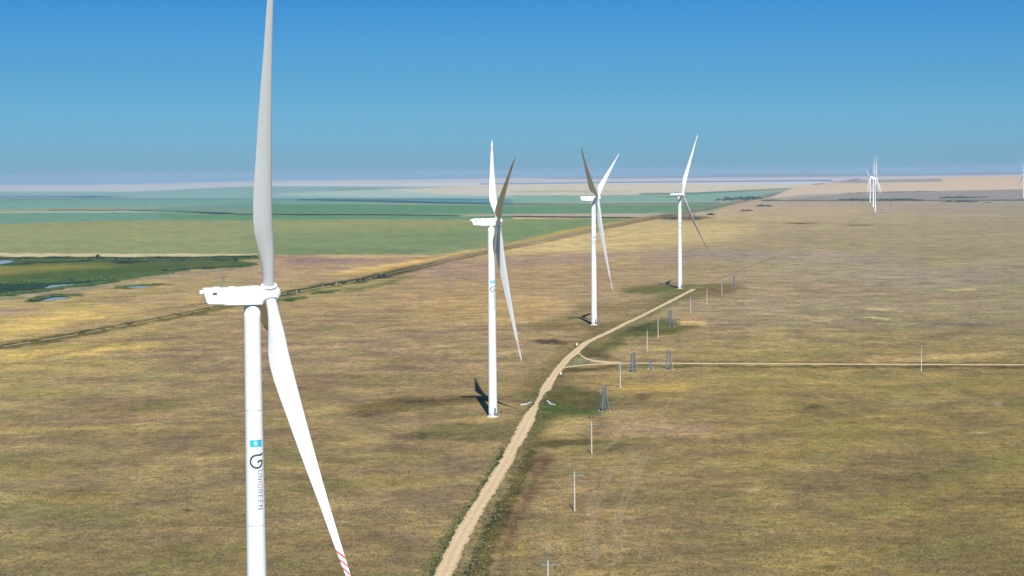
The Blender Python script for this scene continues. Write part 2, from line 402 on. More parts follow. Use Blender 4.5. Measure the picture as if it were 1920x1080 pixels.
# --- the old bank and ditch line
pa(strip(seg(-900, 560), -3, 7), (96,92,54), 1.4, 0.75)
pa(strip(seg(540, 830), -5, 6), (86,90,52), 1.2, 0.8)
pa(strip(seg(-900, 700), -1.8, -0.4), (60,62,34), 0.5, 0.8)
pa(strip(seg(480, 900), -1, 2.4), (50,58,34), 0.7, 0.85)
pa(strip(seg(700, 1220), lambda x: -7 + (x-700)/520*3, lambda x: -5 + (x-700)/520*2), (132,110,80), 0.5, 0.75)
pa(strip(seg(820, 1300), -3.4, 4), (146,131,98), 0.9, 0.8)
pa(strip(seg(820, 1250), 1.5, 3), (98,94,68), 0.6, 0.8)
pa(strip(seg(820, 1250), -2.2, -0.8), (106,99,72), 0.5, 0.7)
pa(strip(seg(1250, 1610), -3, 1.5), (140,140,134), 0.9, 0.85)
pa(strip(seg(1250, 1610), 1.0, 2.2), (98,102,98), 0.6, 0.7)
pa(strip(seg(1440, 1620), 3, 5), (130,136,146), 1.2, 0.7)
pa([(1440,366),(1520,353),(1600,339),(1640,337),(1560,349),(1470,366)], (124,136,150), 1.0, 0.75)
pa([(530,556),(600,540),(640,536),(700,528),(720,526),(660,545),(600,556),(540,566)], (142,130,76), 3, 0.7)
pa([(582,550),(600,545),(640,543),(620,549),(590,553)], (66,72,34), 0.8, 0.9)
pa([(522,561),(560,558),(575,558),(556,563),(522,566)], (68,80,34), 0.8, 0.9)
pa([(640,544),(720,528),(780,514),(770,520),(700,540),(650,548)], (104,112,66), 2, 0.7)
pa([(0,640),(60,634),(130,626),(128,629),(60,637),(0,643)], (112,98,52), 0.8, 0.6)
pa([(130,610),(180,604),(128,613)], (112,98,52), 0.8, 0.5)
pa([(200,594),(300,580),(400,565),(400,567),(300,582),(200,596)], (120,100,66), 0.6, 0.5)
pa([(0,684),(150,655),(300,620),(460,585),(460,587),(300,624),(150,660),(0,690)], (120,100,62), 1.5, 0.35)
# darker stubble with a straight edge below the bank
pa([(300,630),(460,588),(520,578),(900,560),(900,640),(700,680),(300,700)], (134,114,82), 14, 0.35)
# --- right-hand side, far
pa([(1500,347),(1560,342),(1640,336),(1760,332.5),(R_,322),(R_,347),(1920,354),(1740,358),(1600,361),(1500,365),(1440,372)], (206,192,174), 0.8, 0.95, 0.4)
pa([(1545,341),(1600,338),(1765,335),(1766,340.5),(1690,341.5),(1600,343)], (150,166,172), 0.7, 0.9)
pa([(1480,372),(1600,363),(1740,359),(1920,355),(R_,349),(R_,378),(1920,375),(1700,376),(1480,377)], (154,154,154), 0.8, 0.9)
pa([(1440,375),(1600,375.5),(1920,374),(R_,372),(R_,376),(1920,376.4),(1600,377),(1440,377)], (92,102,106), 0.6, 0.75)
pa([(1500,388),(1620,386),(1640,392),(1600,400),(1480,402)], (188,168,142), 4, 0.6)
pa([(1640,402),(1780,403.2),(1920,406),(R_,412),(R_,413.5),(1920,407.4),(1780,404.6),(1640,403)], (188,176,150), 0.5, 0.75)
pa([(1590,415),(1618,404),(1640,402),(1642,403.2),(1622,405.4),(1594,417)], (140,124,112), 0.6, 0.3)
pa([(1650,378.5),(1654,378.5),(1667,397),(1661,397)], (176,168,160), 0.5, 0.8, sx=1)
pa([(1240,416),(1400,414),(1700,420),(1700,424),(1400,418),(1240,419)], (120,102,80), 1.2, 0.15)
pa([(1468,418.5),(1500,418),(1526,419.5),(1500,420.6)], (90,74,62), 0.8, 0.85)
pa([(1575,421.5),(1625,421.5),(1640,423),(1600,423.6)], (106,98,88), 0.8, 0.8)
pa([(1240,404),(1300,404),(1340,408),(1300,413),(1240,412)], (116,108,92), 1.5, 0.8)
pa([(1000,455),(1100,438),(1230,420),(1420,420),(1380,450),(1100,470),(980,476)], (212,188,136), 6, 0.6)
pa([(1230,470),(1300,466),(1460,468),(1700,478),(1700,492),(1400,490),(1240,486)], (140,128,112), 8, 0.6)
pa([(960,480),(1120,474),(1200,478),(1100,492),(960,496)], (136,116,102), 6, 0.6)
pa([(1230,478),(1300,484),(1260,500),(1200,492)], (142,118,100), 5, 0.5)
pa([(770,500),(900,486),(980,490),(920,520),(800,524)], (140,118,102), 8, 0.5)
pa([(760,560),(960,552),(1090,570),(1060,602),(760,606)], (180,150,92), 12, 0.4)
pa([(1400,500),(1500,480),(1700,500),(1700,520),(1400,530)], (150,140,112), 12, 0.3)
pa([(1560,520),(1700,500),(1920,505),(1920,530),(1700,540)], (134,126,112), 12, 0.4)
for (x, y, w) in ((1650,579,40),(1540,600,60),(1700,606,50),(1790,543,40),(1640,596,30),(1490,606,70)):
    pa([(x-w,y),(x,y-1.6),(x+w,y),(x,y+1.6)], (186,176,112), 1.0, 0.7)
pa([(1750,604),(1880,607),(1880,613),(1750,611)], (110,96,84), 1.5, 0.6)
pa([(1200,600),(1960,604),(1960,614),(1200,612)], (118,108,92), 5, 0.3)
# --- along the service road
pa([(985,735),(1030,690),(1070,650),(1130,615),(1180,590),(1200,596),(1150,625),(1090,668),(1060,700),(1040,735),(1010,790),(960,850)], (104,96,56), 6, 0.8)
pa([(1240,552),(1290,535),(1380,532),(1400,540),(1330,556),(1270,566),(1200,600),(1190,598)], (106,104,66), 3, 0.75)
pa([(1180,540),(1250,534),(1300,534),(1260,548),(1220,552),(1170,548)], (98,100,62), 2.5, 0.8)
pa([(1100,590),(1180,590),(1230,560),(1200,560),(1080,575)], (120,104,70), 4, 0.5)
pa([(1170,615),(1240,596),(1310,612),(1260,628),(1180,636),(1110,668),(1090,668)], (92,92,56), 3, 0.8)
pa([(1180,612),(1215,608),(1230,620),(1180,622)], (72,84,46), 2, 0.7)
pa([(1270,602),(1320,602),(1325,611),(1270,609)], (196,166,100), 2, 0.7)
pa([(1280,590),(1320,590),(1310,600),(1280,600)], (176,140,90), 3, 0.5)
pa([(1320,540),(1370,534),(1400,540),(1350,556),(1310,554)], (118,98,70), 2, 0.7)
pa([(1100,575),(1040,596),(960,612),(1090,604)], (110,98,66), 3, 0.5)
pa([(1000,608),(1100,604),(1170,606),(1120,620),(1000,618)], (108,96,62), 2.5, 0.6)
pa([(1000,640),(1040,636),(1075,640),(1050,646),(1010,645)], (92,74,62), 1.6, 0.8)
pa([(1088,668),(1160,678),(1180,676),(1110,655),(1095,640),(1085,655)], (96,86,56), 2.5, 0.7)
pa([(1150,660),(1210,655),(1280,668),(1250,676),(1160,674)], (150,128,84), 5, 0.4)
pa([(1135,640),(1165,638),(1170,642),(1140,645)], (98,84,58), 1.5, 0.6)
pa([(1070,676),(1090,668),(1140,677),(1100,682),(1062,686)], (126,124,88), 1.2, 0.8)
pa([(1052,694),(1080,689),(1190,685),(1920,686.5),(R_,690),(R_,694),(1920,690),(1230,689),(1130,692),(1060,700)], (92,82,52), 1.4, 0.75)
pa([(1190,677),(1920,679.6),(R_,684),(R_,686),(1920,681.6),(1190,680)], (104,92,60), 0.8, 0.6)
pa([(1180,674),(1260,672),(1330,676),(1330,679),(1180,679)], (128,112,70), 1.5, 0.6)
pa([(1600,668),(1720,662),(1900,664),(1840,676),(1600,678)], (176,148,92), 4, 0.65)
pa([(1170,684),(1240,686),(1230,691),(1160,692)], (118,122,66), 2, 0.6)
pa([(1130,716),(1180,722),(1330,718),(1280,738),(1120,738)], (166,140,72), 5, 0.65)
pa([(1140,742),(1300,748),(1500,742),(1920,735),(1920,770),(1500,775),(1150,756)], (122,108,68), 10, 0.4)
pa([(1300,700),(1920,704),(1920,722),(1300,722)], (130,118,68), 8, 0.35)
pa([(1010,742),(1060,725),(1130,738),(1150,752),(1120,772),(1060,790),(1010,830),(1000,870),(960,900),(990,830)], (94,90,54), 4, 0.8)
pa([(1012,756),(1045,750),(1064,766),(1056,778),(1018,774),(1000,790)], (72,88,48), 3, 0.8)
pa([(1078,768),(1120,764),(1128,776),(1108,782),(1080,778)], (80,98,50), 1.8, 0.7)
pa([(1030,790),(1060,780),(1110,782),(1120,800),(1080,812),(1020,818)], (160,138,84), 3, 0.6)
pa([(1010,828),(1060,822),(1120,826),(1200,824),(1120,832),(1050,838),(1000,836)], (90,82,52), 2, 0.7)
pa([(1120,780),(1135,780),(1140,800),(1118,800)], (92,80,58), 4, 0.5)
pa([(1200,740),(1218,740),(1210,750),(1198,752)], (98,80,60), 2, 0.7)
for (x, y) in ((1140,840),(1160,832)):
    pa([(x,y-4),(x+12,y-5),(x+6,y+8),(x-2,y+8)], (94,88,58), 2, 0.8)
pa([(1130,790),(1180,770),(1340,800),(1340,815),(1200,815),(1140,832)], (164,134,96), 8, 0.5)
# verges, from the foot of the picture up
pa([(836,1000),(880,938),(912,890),(945,838),(958,846),(930,890),(890,950),(862,990),(830,1045),(800,1095),(700,1300),(660,1300),(770,1110)], (62,74,40), 2.0, 0.9, sx=0.6)
pa([(760,1110),(806,1055),(850,985),(895,910),(905,900),(880,945),(836,1010),(795,1085),(740,1200),(700,1200)], (146,128,70), 4, 0.7, sx=0.5)
pa([(868,1080),(905,1010),(936,945),(965,890),(990,840),(1006,850),(985,900),(960,960),(935,1020),(910,1090),(800,1300),(760,1300)], (92,84,48), 3, 0.85, sx=0.5)
pa([(862,1090),(890,1030),(915,975),(938,930),(946,935),(925,990),(900,1040),(872,1100),(790,1260),(770,1260)], (70,74,40), 2, 0.8, sx=0.6)
pa([(935,1060),(950,990),(980,930),(1010,870),(1000,860),(1040,850),(1010,900),(985,960),(965,1010),(940,1080)], (98,78,56), 5, 0.7, sx=0.5)
pa([(1010,900),(1060,885),(1075,880),(1074,884),(1040,898),(1000,925)], (112,92,62), 1.5, 0.6)
pa([(935,1040),(970,1012),(1010,1020),(990,1045),(945,1060)], (132,118,58), 4, 0.6)
pa([(1020,1010),(1060,1025),(1110,1060),(1150,1080),(1130,1085),(1060,1045),(1010,1020)], (146,120,80), 3, 0.5)
# wheel marks beside the poles
WHEELS = []
def wheel(line, col=None, w=2.2, soft=1.4, k=0.8):
    if col is not None: pa([(x - w, y) for x, y in line] + [(x + w, y) for x, y in reversed(line)], col, soft, k, 0.8, sx=1.0, warp=0.5)
    else:
        WHEELS.append((line, w))
        ww = w*1.2 + 1.5
        pa([(x - ww, y) for x, y in line] + [(x + ww, y) for x, y in reversed(line)], (166, 139, 92), 2.5, 0.34 if line[0][0] > 1000 else 0.12, 1.0, sx=1.0, warp=0.3)
wheel([(1136,876),(1124,905),(1106,945),(1101,985),(1104,1030),(1110,1062)], w=4)
wheel([(1150,880),(1128,925),(1116,960),(1112,1000),(1118,1060)], w=2)
wheel([(1136,876),(1126,895),(1119,915)], (84,74,52), 3, 3, 0.3)
wheel([(1102,1050),(1114,1066)], (80,70,50), 5, 3, 0.35)
wheel([(1204,856),(1180,905),(1166,935),(1158,975),(1156,1000)], w=1.4, k=0.6)
wheel([(1212,858),(1186,915),(1172,950),(1164,965),(1168,1000),(1160,1055)], w=1.4, k=0.6)
wheel([(1150,972),(1156,1020),(1150,1060)], w=1.2, k=0.6)
wheel([(1215,990),(1205,1020),(1198,1050)], w=1.4, k=0.4)
wheel([(1200,765),(1180,800),(1160,822),(1130,845)], w=1.6, k=0.6)
wheel([(1260,745),(1240,775),(1226,815)], w=1.3, k=0.55)
wheel([(1166,770),(1150,800),(1134,812)], None, 3)
pa([(1148,970),(1165,967),(1195,970),(1190,974),(1160,975)], (150,138,92), 1.2, 0.7)
# --- left foreground
pa([(L_,860),(0,800),(150,800),(330,786),(440,786),(500,778),(640,760),(640,764),(500,784),(330,792),(150,806),(0,812),(L_,880)], (152,134,76), 2.5, 0.7)
pa([(L_,850),(0,796),(150,794),(330,778),(330,786),(150,799),(0,804),(L_,858)], (132,106,76), 3, 0.6)
pa([(660,760),(740,745),(900,742),(960,745),(920,752),(800,762),(690,782),(660,776)], (100,88,54), 4, 0.65)
pa([(760,752),(860,748),(900,746),(900,748),(860,750.5),(760,755)], (84,66,44), 0.9, 0.7)
pa([(780,810),(800,796),(860,790),(960,798),(975,812),(930,826),(840,822),(780,822)], (92,88,56), 4, 0.6)
pa([(784,812),(800,812),(798,824),(784,822)], (74,88,46), 1.5, 0.8)
pa([(720,812),(800,816),(780,826),(740,822)], (110,92,62), 2.5, 0.6)
pa([(840,786),(960,774),(980,784),(900,792),(840,794)], (166,132,84), 3, 0.6)
pa([(345,845),(365,838),(395,838),(380,848),(350,850)], (158,130,90), 2, 0.7)
wheel([(374,840),(370,870),(378,905),(400,925),(445,950),(500,972),(545,995)], None, 3.5)
wheel([(408,830),(402,880),(416,905)], None, 3)
wheel([(745,848),(790,862),(825,880),(842,905),(844,925)], None, 2)
pa([(335,955),(352,954),(350,959),(338,959)], (76,66,40), 1, 0.8)
for (x, y, w, c) in ((1530,763,16,(78,68,50)),(1605,792,10,(86,76,58)),(1545,1065,22,(84,76,46)),(1412,918,18,(170,152,104)),(1490,880,40,(146,132,84)),(1310,808,24,(158,136,104)),(1700,750,60,(138,126,74)),(1835,811,14,(162,150,90)),(1865,757,8,(178,150,116)),(1430,985,60,(130,120,66)),(1700,1040,70,(120,112,58)),(1600,900,120,(112,97,68)),(1350,875,50,(126,116,70)),(1760,860,90,(108,94,64)),
                     (215,1040,12,(146,132,76)),(90,1062,14,(150,136,84)),(60,880,60,(132,118,66)),(150,930,90,(122,108,60)),(300,990,60,(126,106,70)),(600,900,60,(112,96,64)),(700,1010,60,(118,98,66)),(740,900,70,(122,108,62)),(560,830,60,(124,108,68)),(230,760,80,(112,96,66)),(60,735,60,(138,122,72)),(560,720,70,(118,100,70)),(800,680,80,(126,108,76)),(960,660,30,(168,146,96)),(960,700,24,(160,132,92))):
    h_ = max(1.6, w*0.16)
    pa([(x-w,y),(x-w*0.5,y-h_),(x+w*0.5,y-h_),(x+w,y),(x+w*0.5,y+h_),(x-w*0.5,y+h_)], c, max(1.0, w*0.12), 0.6)

def build_ground():
    # rows are lines of constant distance, columns fan out from under the camera
    rows = np.concatenate([np.arange(9.2, 16, 0.7), np.arange(16, 240, 1.0), np.arange(240, 800, 2.0), np.arange(800, 1100, 12.0), np.array([1150, 1300, 1600, 2200, 3500, 6000, 12000])])
    Yd = H*F/rows
    cols = np.concatenate([[-90000, -40000, -18000, -9000, -5000, -3200, -2400, -1900, -1600, -1400], np.arange(-1240, 1243, 3.2), [1400, 1600, 1900, 2400, 3200, 5000, 9000, 18000, 40000, 90000]])
    X = np.outer(Yd, cols/F); Y = np.repeat(Yd[:, None], len(cols), 1); Z = hfun(X, Y)
    Z = Z + 0
    px, py = project(X, Y, Z)
    nr, nc = X.shape
    px = px.ravel(); py = py.ravel()
    yy = np.clip(py, 322, 1080)
    # open steppe
    ks = sorted(GRID); tab = np.array([[GRID[k][i] for i in range(5)] for k in ks], float)
    fx = np.clip(px, 0, 1920)/480.0; ix = np.minimum(fx.astype(int), 3); fx = fx - ix
    iy = np.clip(np.searchsorted(ks, yy, side='right') - 1, 0, len(ks) - 2)
    k0 = np.array(ks)[iy]; k1 = np.array(ks)[iy+1]; fy = np.clip((yy - k0)/(k1 - k0), 0, 1)
    c = (tab[iy, ix]*(1-fx[:, None]) + tab[iy, ix+1]*fx[:, None])*(1-fy[:, None]) + (tab[iy+1, ix]*(1-fx[:, None]) + tab[iy+1, ix+1]*fx[:, None])*fy[:, None]
    rough = np.full(len(px), 1.0)
    rough = np.where(yy < 420, 0.55 + 0.45*(yy-322)/98.0, rough)
    # wavering edges
    d = np.clip(py - 325, 10, 1000)
    w1 = vnoise(px/26.0, py/5.0, 1) + 0.5*vnoise(px/9.0, py/2.2, 2)
    w2 = vnoise(px/34.0 + 50, py/7.0 + 9, 3) + 0.5*vnoise(px/11.0, py/2.6, 4)
    amp = np.clip(d/90.0, 0.15, 3.0)
    for poly, col, soft, k, rg, sx, warp in P:
        poly = np.array(poly, float)
        lo = poly.min(0) - [soft*6/sx*0.5 + 14, soft*4 + 8]; hi = poly.max(0) + [soft*6/sx*0.5 + 14, soft*4 + 8]
        m = np.nonzero((px > lo[0]) & (px < hi[0]) & (py > lo[1]) & (py < hi[1]))[0]
        if not len(m): continue
        a = amp[m]*min(1.0, soft)*warp
        qx = (px[m] + w2[m]*a*2.2)*sx; qy = py[m] + w1[m]*a*0.8
        A = poly*[sx, 1]; B = np.roll(A, -1, 0)
        inside = np.zeros(len(m), bool); dist = np.full(len(m), 1e9)
        for (ax, ay), (bx, by) in zip(A, B):
            cond = ((ay > qy) != (by > qy))
            if by != ay:
                inside ^= cond & (qx < (bx - ax)*(qy - ay)/(by - ay) + ax)
            ex, ey = bx - ax, by - ay; L2 = ex*ex + ey*ey + 1e-9
            t = np.clip(((qx - ax)*ex + (qy - ay)*ey)/L2, 0, 1)
            dist = np.minimum(dist, np.hypot(qx - ax - t*ex, qy - ay - t*ey))
        sd_ = np.where(inside, dist, -dist)
        f = np.clip(0.5 + sd_/(2*soft), 0, 1)*k; f = f*f*(3 - 2*f) if k >= 0.999 else f
        c[m] = c[m]*(1-f[:, None]) + np.array(col, float)*f[:, None]
        if rg is not None: rough[m] = rough[m]*(1-f) + rg*f
    # from the look to the reflectance: take the modelled air away, divide by the light; far colours keep a painted haze tint
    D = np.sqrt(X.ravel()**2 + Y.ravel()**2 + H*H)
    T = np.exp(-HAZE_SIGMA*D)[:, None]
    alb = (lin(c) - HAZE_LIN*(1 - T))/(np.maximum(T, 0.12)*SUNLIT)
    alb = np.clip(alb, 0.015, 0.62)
    V = np.stack([X.ravel(), Y.ravel(), np.asarray(Z).ravel()], 1)
    idx = np.arange(nr*nc).reshape(nr, nc)
    q = np.stack([idx[:-1, :-1], idx[1:, :-1], idx[1:, 1:], idx[:-1, 1:]], -1).reshape(-1, 4)
    # the strip under and behind the camera
    yb = Yd[-1]
    extra = np.array([[-60000, yb, 0], [60000, yb, 0], [60000, -60000, 0], [-60000, -60000, 0]])
    n0 = len(V); V = np.vstack([V, extra]); q = np.vstack([q, [[n0, n0+3, n0+2, n0+1]]])
    alb = np.vstack([alb, np.tile([[0.13, 0.095, 0.035]], (4, 1))]); rough = np.append(rough, [1]*4)
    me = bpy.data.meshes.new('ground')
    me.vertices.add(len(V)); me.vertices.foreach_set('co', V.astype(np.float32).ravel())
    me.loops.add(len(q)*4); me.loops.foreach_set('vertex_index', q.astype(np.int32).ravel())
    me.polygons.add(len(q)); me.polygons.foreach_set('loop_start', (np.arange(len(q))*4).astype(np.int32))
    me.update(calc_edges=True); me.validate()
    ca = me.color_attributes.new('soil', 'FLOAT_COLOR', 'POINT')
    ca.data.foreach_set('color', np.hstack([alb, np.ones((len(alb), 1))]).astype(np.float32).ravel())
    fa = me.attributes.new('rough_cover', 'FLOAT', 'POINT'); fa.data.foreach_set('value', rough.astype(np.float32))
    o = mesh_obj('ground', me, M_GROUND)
    if o.data.polygons[0].normal.z < 0: me.flip_normals()
    tag(o, kind='structure')
    return o
build_ground()

# ------------------------------------------------------------------ roads, tracks, water: thin sheets over the ground
def ribbon(name, edges, mat, lift=0.06, jag=0.25, step=3.0, across=4, seed=1, gaps=None):
    """edges: list of (left pixel, right pixel); resampled in the world every `step` metres with crumbling edges"""
    A = [ground(*a) for a, b in edges]; B = [ground(*b) for a, b in edges]
    mids = [(a + b)/2 for a, b in zip(A, B)]
    s = [0.0]
    for i in range(1, len(mids)): s.append(s[-1] + (mids[i] - mids[i-1]).length)
    n = max(2, int(s[-1]/step)); t = np.linspace(0, s[-1], n)
    def res(Q, k): return np.interp(t, s, [q[k] for q in Q])
    ax, ay, bx, by = res(A, 0), res(A, 1), res(B, 0), res(B, 1)
    r = np.random.default_rng(seed)
    width = np.hypot(bx - ax, by - ay)
    def rag():
        j = r.normal(0, 1, n)*0.6 + np.interp(np.arange(n), np.arange(0, n + 6, 6), r.normal(0, 1, len(np.arange(0, n + 6, 6))))*0.5
        return j*jag/np.maximum(width, 0.5)
    ja, jb = rag(), rag()
    V = []; Fc = []; UV = []
    for i in range(n):
        for k in range(across + 1):
            u = k/across
            uu = u if 0 < k < across else (u - ja[i] if k == 0 else u + jb[i])
            x = ax[i] + (bx[i] - ax[i])*uu; y = ay[i] + (by[i] - ay[i])*uu
            V.append((x, y, float(hfun(x, y)) + lift)); UV.append((u, t[i]))
    for i in range(n - 1):
        if gaps is not None and gaps[int(i*len(gaps)/n)] == 0: continue
        for k in range(across):
            a = i*(across+1) + k
            Fc.append((a, a+1, a+across+2, a+across+1))
    o = from_py(name, V, Fc, mat)
    uvl = o.data.uv_layers.new(name='UVMap')
    for l in o.data.loops: uvl.data[l.index].uv = UV[l.vertex_index]
    if len(o.data.polygons) and o.data.polygons[0].normal.z < 0: o.data.flip_normals()
    tag(o, kind='structure')
    return o
main = [((700,1300),(742,1300)),((806,1095),(843,1095)),((831,1040),(865,1040)),((850,1003),(883,1003)),((868,974),(899,974)),((884,948),(914,948)),((902,921),(931,921)),((921,890),(947,890)),((936,866),(962,866)),((947,845),(971,845)),
        ((957,828),(982,828)),((965,812),(990,812)),((976,790),(1002,790)),((986,775),(1005,775)),((994,766),(1009,766)),((999,760),(1009,760)),((1005,750),(1014,750)),((1009,742),(1018,742)),((1012,736),(1024,736)),((1011,731),(1033,731)),((1019,720),(1038,720)),((1029,706),(1045,706)),
        ((1038,694),(1054,694)),((1045,685),(1061,685)),((1054,675),(1070,675)),((1066,664),(1084,664)),((1078,654),(1093,654)),((1092,643),(1107,643)),((1110,634),(1123,634)),((1131,625),(1144,625)),((1153,614),(1165,614)),((1173,604),(1185,604)),
        ((1195,594),(1206,594)),((1217,583),(1227,583)),((1232,575),(1242,575)),((1252,565),(1262,565)),((1266,558),(1275,558)),((1281,550),(1290,550)),((1296,542),(1307,542))]
ribbon('service_road', main, M_ROAD, lift=0.10, jag=0.5, step=1.6, seed=2)
def vert_band(line, w): return [((x, y - w/2), (x, y + w/2)) for x, y in line]
ribbon('side_road', vert_band([(1054,690.5),(1062,688.5),(1075,686.5),(1095,684.6),(1120,683),(1150,681.6),(1180,681),(1240,681),(1300,681.5),(1500,682.6),(1727,683.6),(1920,684),(2300,687)], 2.1), M_ROAD, lift=0.05, jag=0.7, step=3.0, seed=3)
ribbon('road_branch', vert_band([(1084,661),(1090,667.5),(1100,673),(1112,676.5),(1130,678.8),(1150,680.2),(1166,680.8)], 3.6), M_ROAD, lift=0.075, jag=0.6, step=2.5, seed=4)
ribbon('cable_trench', vert_band([(1310,541),(1330,531),(1345,524.5),(1376,513),(1400,502),(1420,494),(1440,487),(1456,481)], 1.5), M_TRENCH, lift=0.05, jag=0.8, step=5.0, seed=5)
gp = (vnoise(np.arange(420)/3.1, np.zeros(420), 8) + 0.7*vnoise(np.arange(420)/1.0, np.ones(420), 9) > -0.55).astype(int)
ribbon('bank_track', vert_band([(x, y + 0.9) for x, y in seg(-400, 700, 24)], 1.5), M_TRACK, lift=0.08, jag=1.6, step=6.0, seed=6, gaps=gp)
ribbon('bank_track', vert_band([(x, y + 0.3) for x, y in seg(700, 1220, 14)], 0.9), M_TRACK, lift=0.09, jag=1.6, step=9.0, seed=7, gaps=gp[100:300])
ribbon('old_track', vert_band([(x, y - 4.6 + (x-780)/520*2) for x, y in seg(780, 1220, 14)], 1.2), M_TRACK, lift=0.09, jag=1.0, step=9.0, seed=8)

M_RUT = simple('straw_rut', (0.225, 0.172, 0.098), 0.95, var=0.35, scale=0.7, spec=0.05)
for i_, (ln, w_) in enumerate(WHEELS):
    if ln[0][0] < 1000: continue
    xs_ = np.array([p[0] for p in ln], float); ys_ = np.array([p[1] for p in ln], float); t_ = np.linspace(0, len(ln)-1, 3*len(ln))
    # smooth the line a little
    sx_ = np.interp(t_, range(len(ln)), xs_); sy_ = np.interp(t_, range(len(ln)), ys_)
    sx_[1:-1] = (sx_[:-2] + sx_[1:-1] + sx_[2:])/3; sy_[1:-1] = (sy_[:-2] + sy_[1:-1] + sy_[2:])/3
    for side in (-1, 1):
        off = side*max(1.8, 5.0*(w_/4.0)) if w_ >= 2 else side*1.9
        m_ = int(len(sx_)*16); g_ = (vnoise(np.arange(m_)/4.0, np.full(m_, float(i_)), 30 + side) + 0.35*vnoise(np.arange(m_)/1.3, np.full(m_, float(i_)), 40 + side) > -0.55).astype(int)
        ribbon('wheel_track', [((x + off - 1.2, y), (x + off + 1.2, y)) for x, y in zip(sx_, sy_)], M_RUT, lift=0.04, jag=0.12, step=1.1, across=1, seed=50 + i_*2 + side, gaps=g_)

def pond(name, pts, seed):
    r = random.Random(seed); Q = [ground(*p, lift=0.12) for p in pts]
    V = []
    for i in range(len(Q)):
        a, b = Q[i], Q[(i+1) % len(Q)]
        for k in range(5):
            p = a.lerp(b, k/5.0); V.append((p.x + r.uniform(-1.5, 1.5), p.y + r.uniform(-4, 4), p.z))
    o = from_py(name, V, [tuple(range(len(V)))], M_WATER); 
    if o.data.polygons[0].normal.z < 0: o.data.flip_normals()
    tag(o, kind='structure'); return o
pond('pond', [(-60,489),(0,488.5),(20,488.6),(28,490),(14,493.5),(0,495.5),(-60,497)], 1)
pond('pond', [(84,540),(92,536),(110,534),(132,533.4),(150,533),(138,535),(116,538),(96,541)], 2)
pond('pond', [(238,539),(252,537),(280,536.6),(276,539),(256,540.4)], 4)
pond('pond', [(76,564),(92,559.5),(110,557.6),(130,557.4),(120,560.5),(98,563.6)], 5)

# ------------------------------------------------------------------ wind turbines
HUBZ = 100.0; BL = 74.0
TILT = math.radians(5); CONE = math.radians(1.8); PREBEND = 3.4
HUB_FWD = 3.6
def tower_r(z): return 2.25 + (1.70 - 2.25)*min(1, max(0, z/97.5))
def tower_mesh():
    bm = bmesh.new(); prof = []
    for z in np.linspace(0.25, 97.6, 40): prof.append((tower_r(z), z))
    lathe(bm, prof, 48)
    return bm
def ring_mesh(z, h, dr, n=48):
    bm = bmesh.new(); lathe(bm, [(tower_r(z) - 0.2, z), (tower_r(z) + dr, z), (tower_r(z) + dr, z + h), (tower_r(z) - 0.2, z + h)], n, cap=False); return bm
# stations: r/L, chord, thickness ratio, twist(deg), le offset share
BST = [(0.0,2.3,1.0,0),(0.02,2.3,1.0,0),(0.05,2.4,0.95,4),(0.09,3.05,0.70,9),(0.13,3.75,0.52,12),(0.17,4.3,0.42,12.5),(0.21,4.5,0.36,11.5),(0.26,4.4,0.32,10),(0.32,4.05,0.29,8.2),(0.40,3.5,0.26,6),(0.50,2.95,0.23,4),(0.60,2.35,0.22,2.4),(0.70,1.78,0.20,1.2),(0.78,1.48,0.19,0.4),(0.84,1.25,0.185,0),(0.89,1.05,0.18,-0.5),(0.93,0.86,0.18,-1),(0.96,0.68,0.18,-1.2),(0.985,0.42,0.18,-1.5),(1.0,0.08,0.3,-1.5)]
def blade_section(rl, n=24, grow=0.0):
    a = np.array(BST); ch = np.interp(rl, a[:, 0], a[:, 1]); th = np.interp(rl, a[:, 0], a[:, 2]); tw = math.radians(np.interp(rl, a[:, 0], a[:, 3]))
    round_ = max(0.0, min(1.0, (th - 0.4)/0.6)); pts = []
    for k in range(n):
        q = 2*math.pi*k/n
        cx = 0.5 + 0.5*math.cos(q)          # 0 at leading edge ... 1 at trailing edge
        sgn = 1 if math.sin(q) >= 0 else -1
        yt = 5*th*(0.2969*math.sqrt(max(cx, 0)) - 0.126*cx - 0.3516*cx**2 + 0.2843*cx**3 - 0.1036*cx**4)*0.98
        foil = (cx - 0.26, sgn*yt + 0.02*math.sin(math.pi*cx))
        circ = (0.5*math.cos(q), 0.5*math.sin(q)*th)
        x = foil[0]*(1-round_) + circ[0]*round_; y = foil[1]*(1-round_) + circ[1]*round_
        pts.append((x*ch, y*ch))
    # +X trailing edge, Y thickness, leading edge kept in line with the root cylinder
    shift = 0.0
    if round_ < 1: shift = (-1.15 + 0.26*ch)*(1 - round_)*min(1, (rl-0.04)/0.12 if rl > 0.04 else 0)*(1 - 0.75*min(1, max(0, (rl-0.3)/0.7)))
    out = []
    c, s = math.cos(tw), math.sin(tw)
    for x, y in pts:
        x += shift
        if grow:
            rr = math.hypot(x - shift, y) + 1e-6; x += (x - shift)/rr*grow; y += (1 if y > 0 else -1)*grow
        out.append((x*c - y*s, x*s + y*c))
    return out
def blade_pt(rl, xy):
    return Vector((xy[0] - PREBEND*rl**2.2, xy[1], 1.6 + rl*(BL - 1.6)))
def blade_bm():
    bm = bmesh.new(); rs = np.concatenate([np.linspace(0, 0.3, 22)[:-1], np.linspace(0.3, 0.9, 22)[:-1], np.linspace(0.9, 1.0, 9)])
    rings = [[bm.verts.new(blade_pt(r, p)) for p in blade_section(r)] for r in rs]
    n = len(rings[0])
    for a, b in zip(rings[:-1], rings[1:]):
        for k in range(n): bm.faces.new((a[k], a[(k+1) % n], b[(k+1) % n], b[k]))
    bm.faces.new(rings[0][::-1]); bm.faces.new(rings[-1])
    bmesh.ops.recalc_face_normals(bm, faces=bm.faces)
    return bm
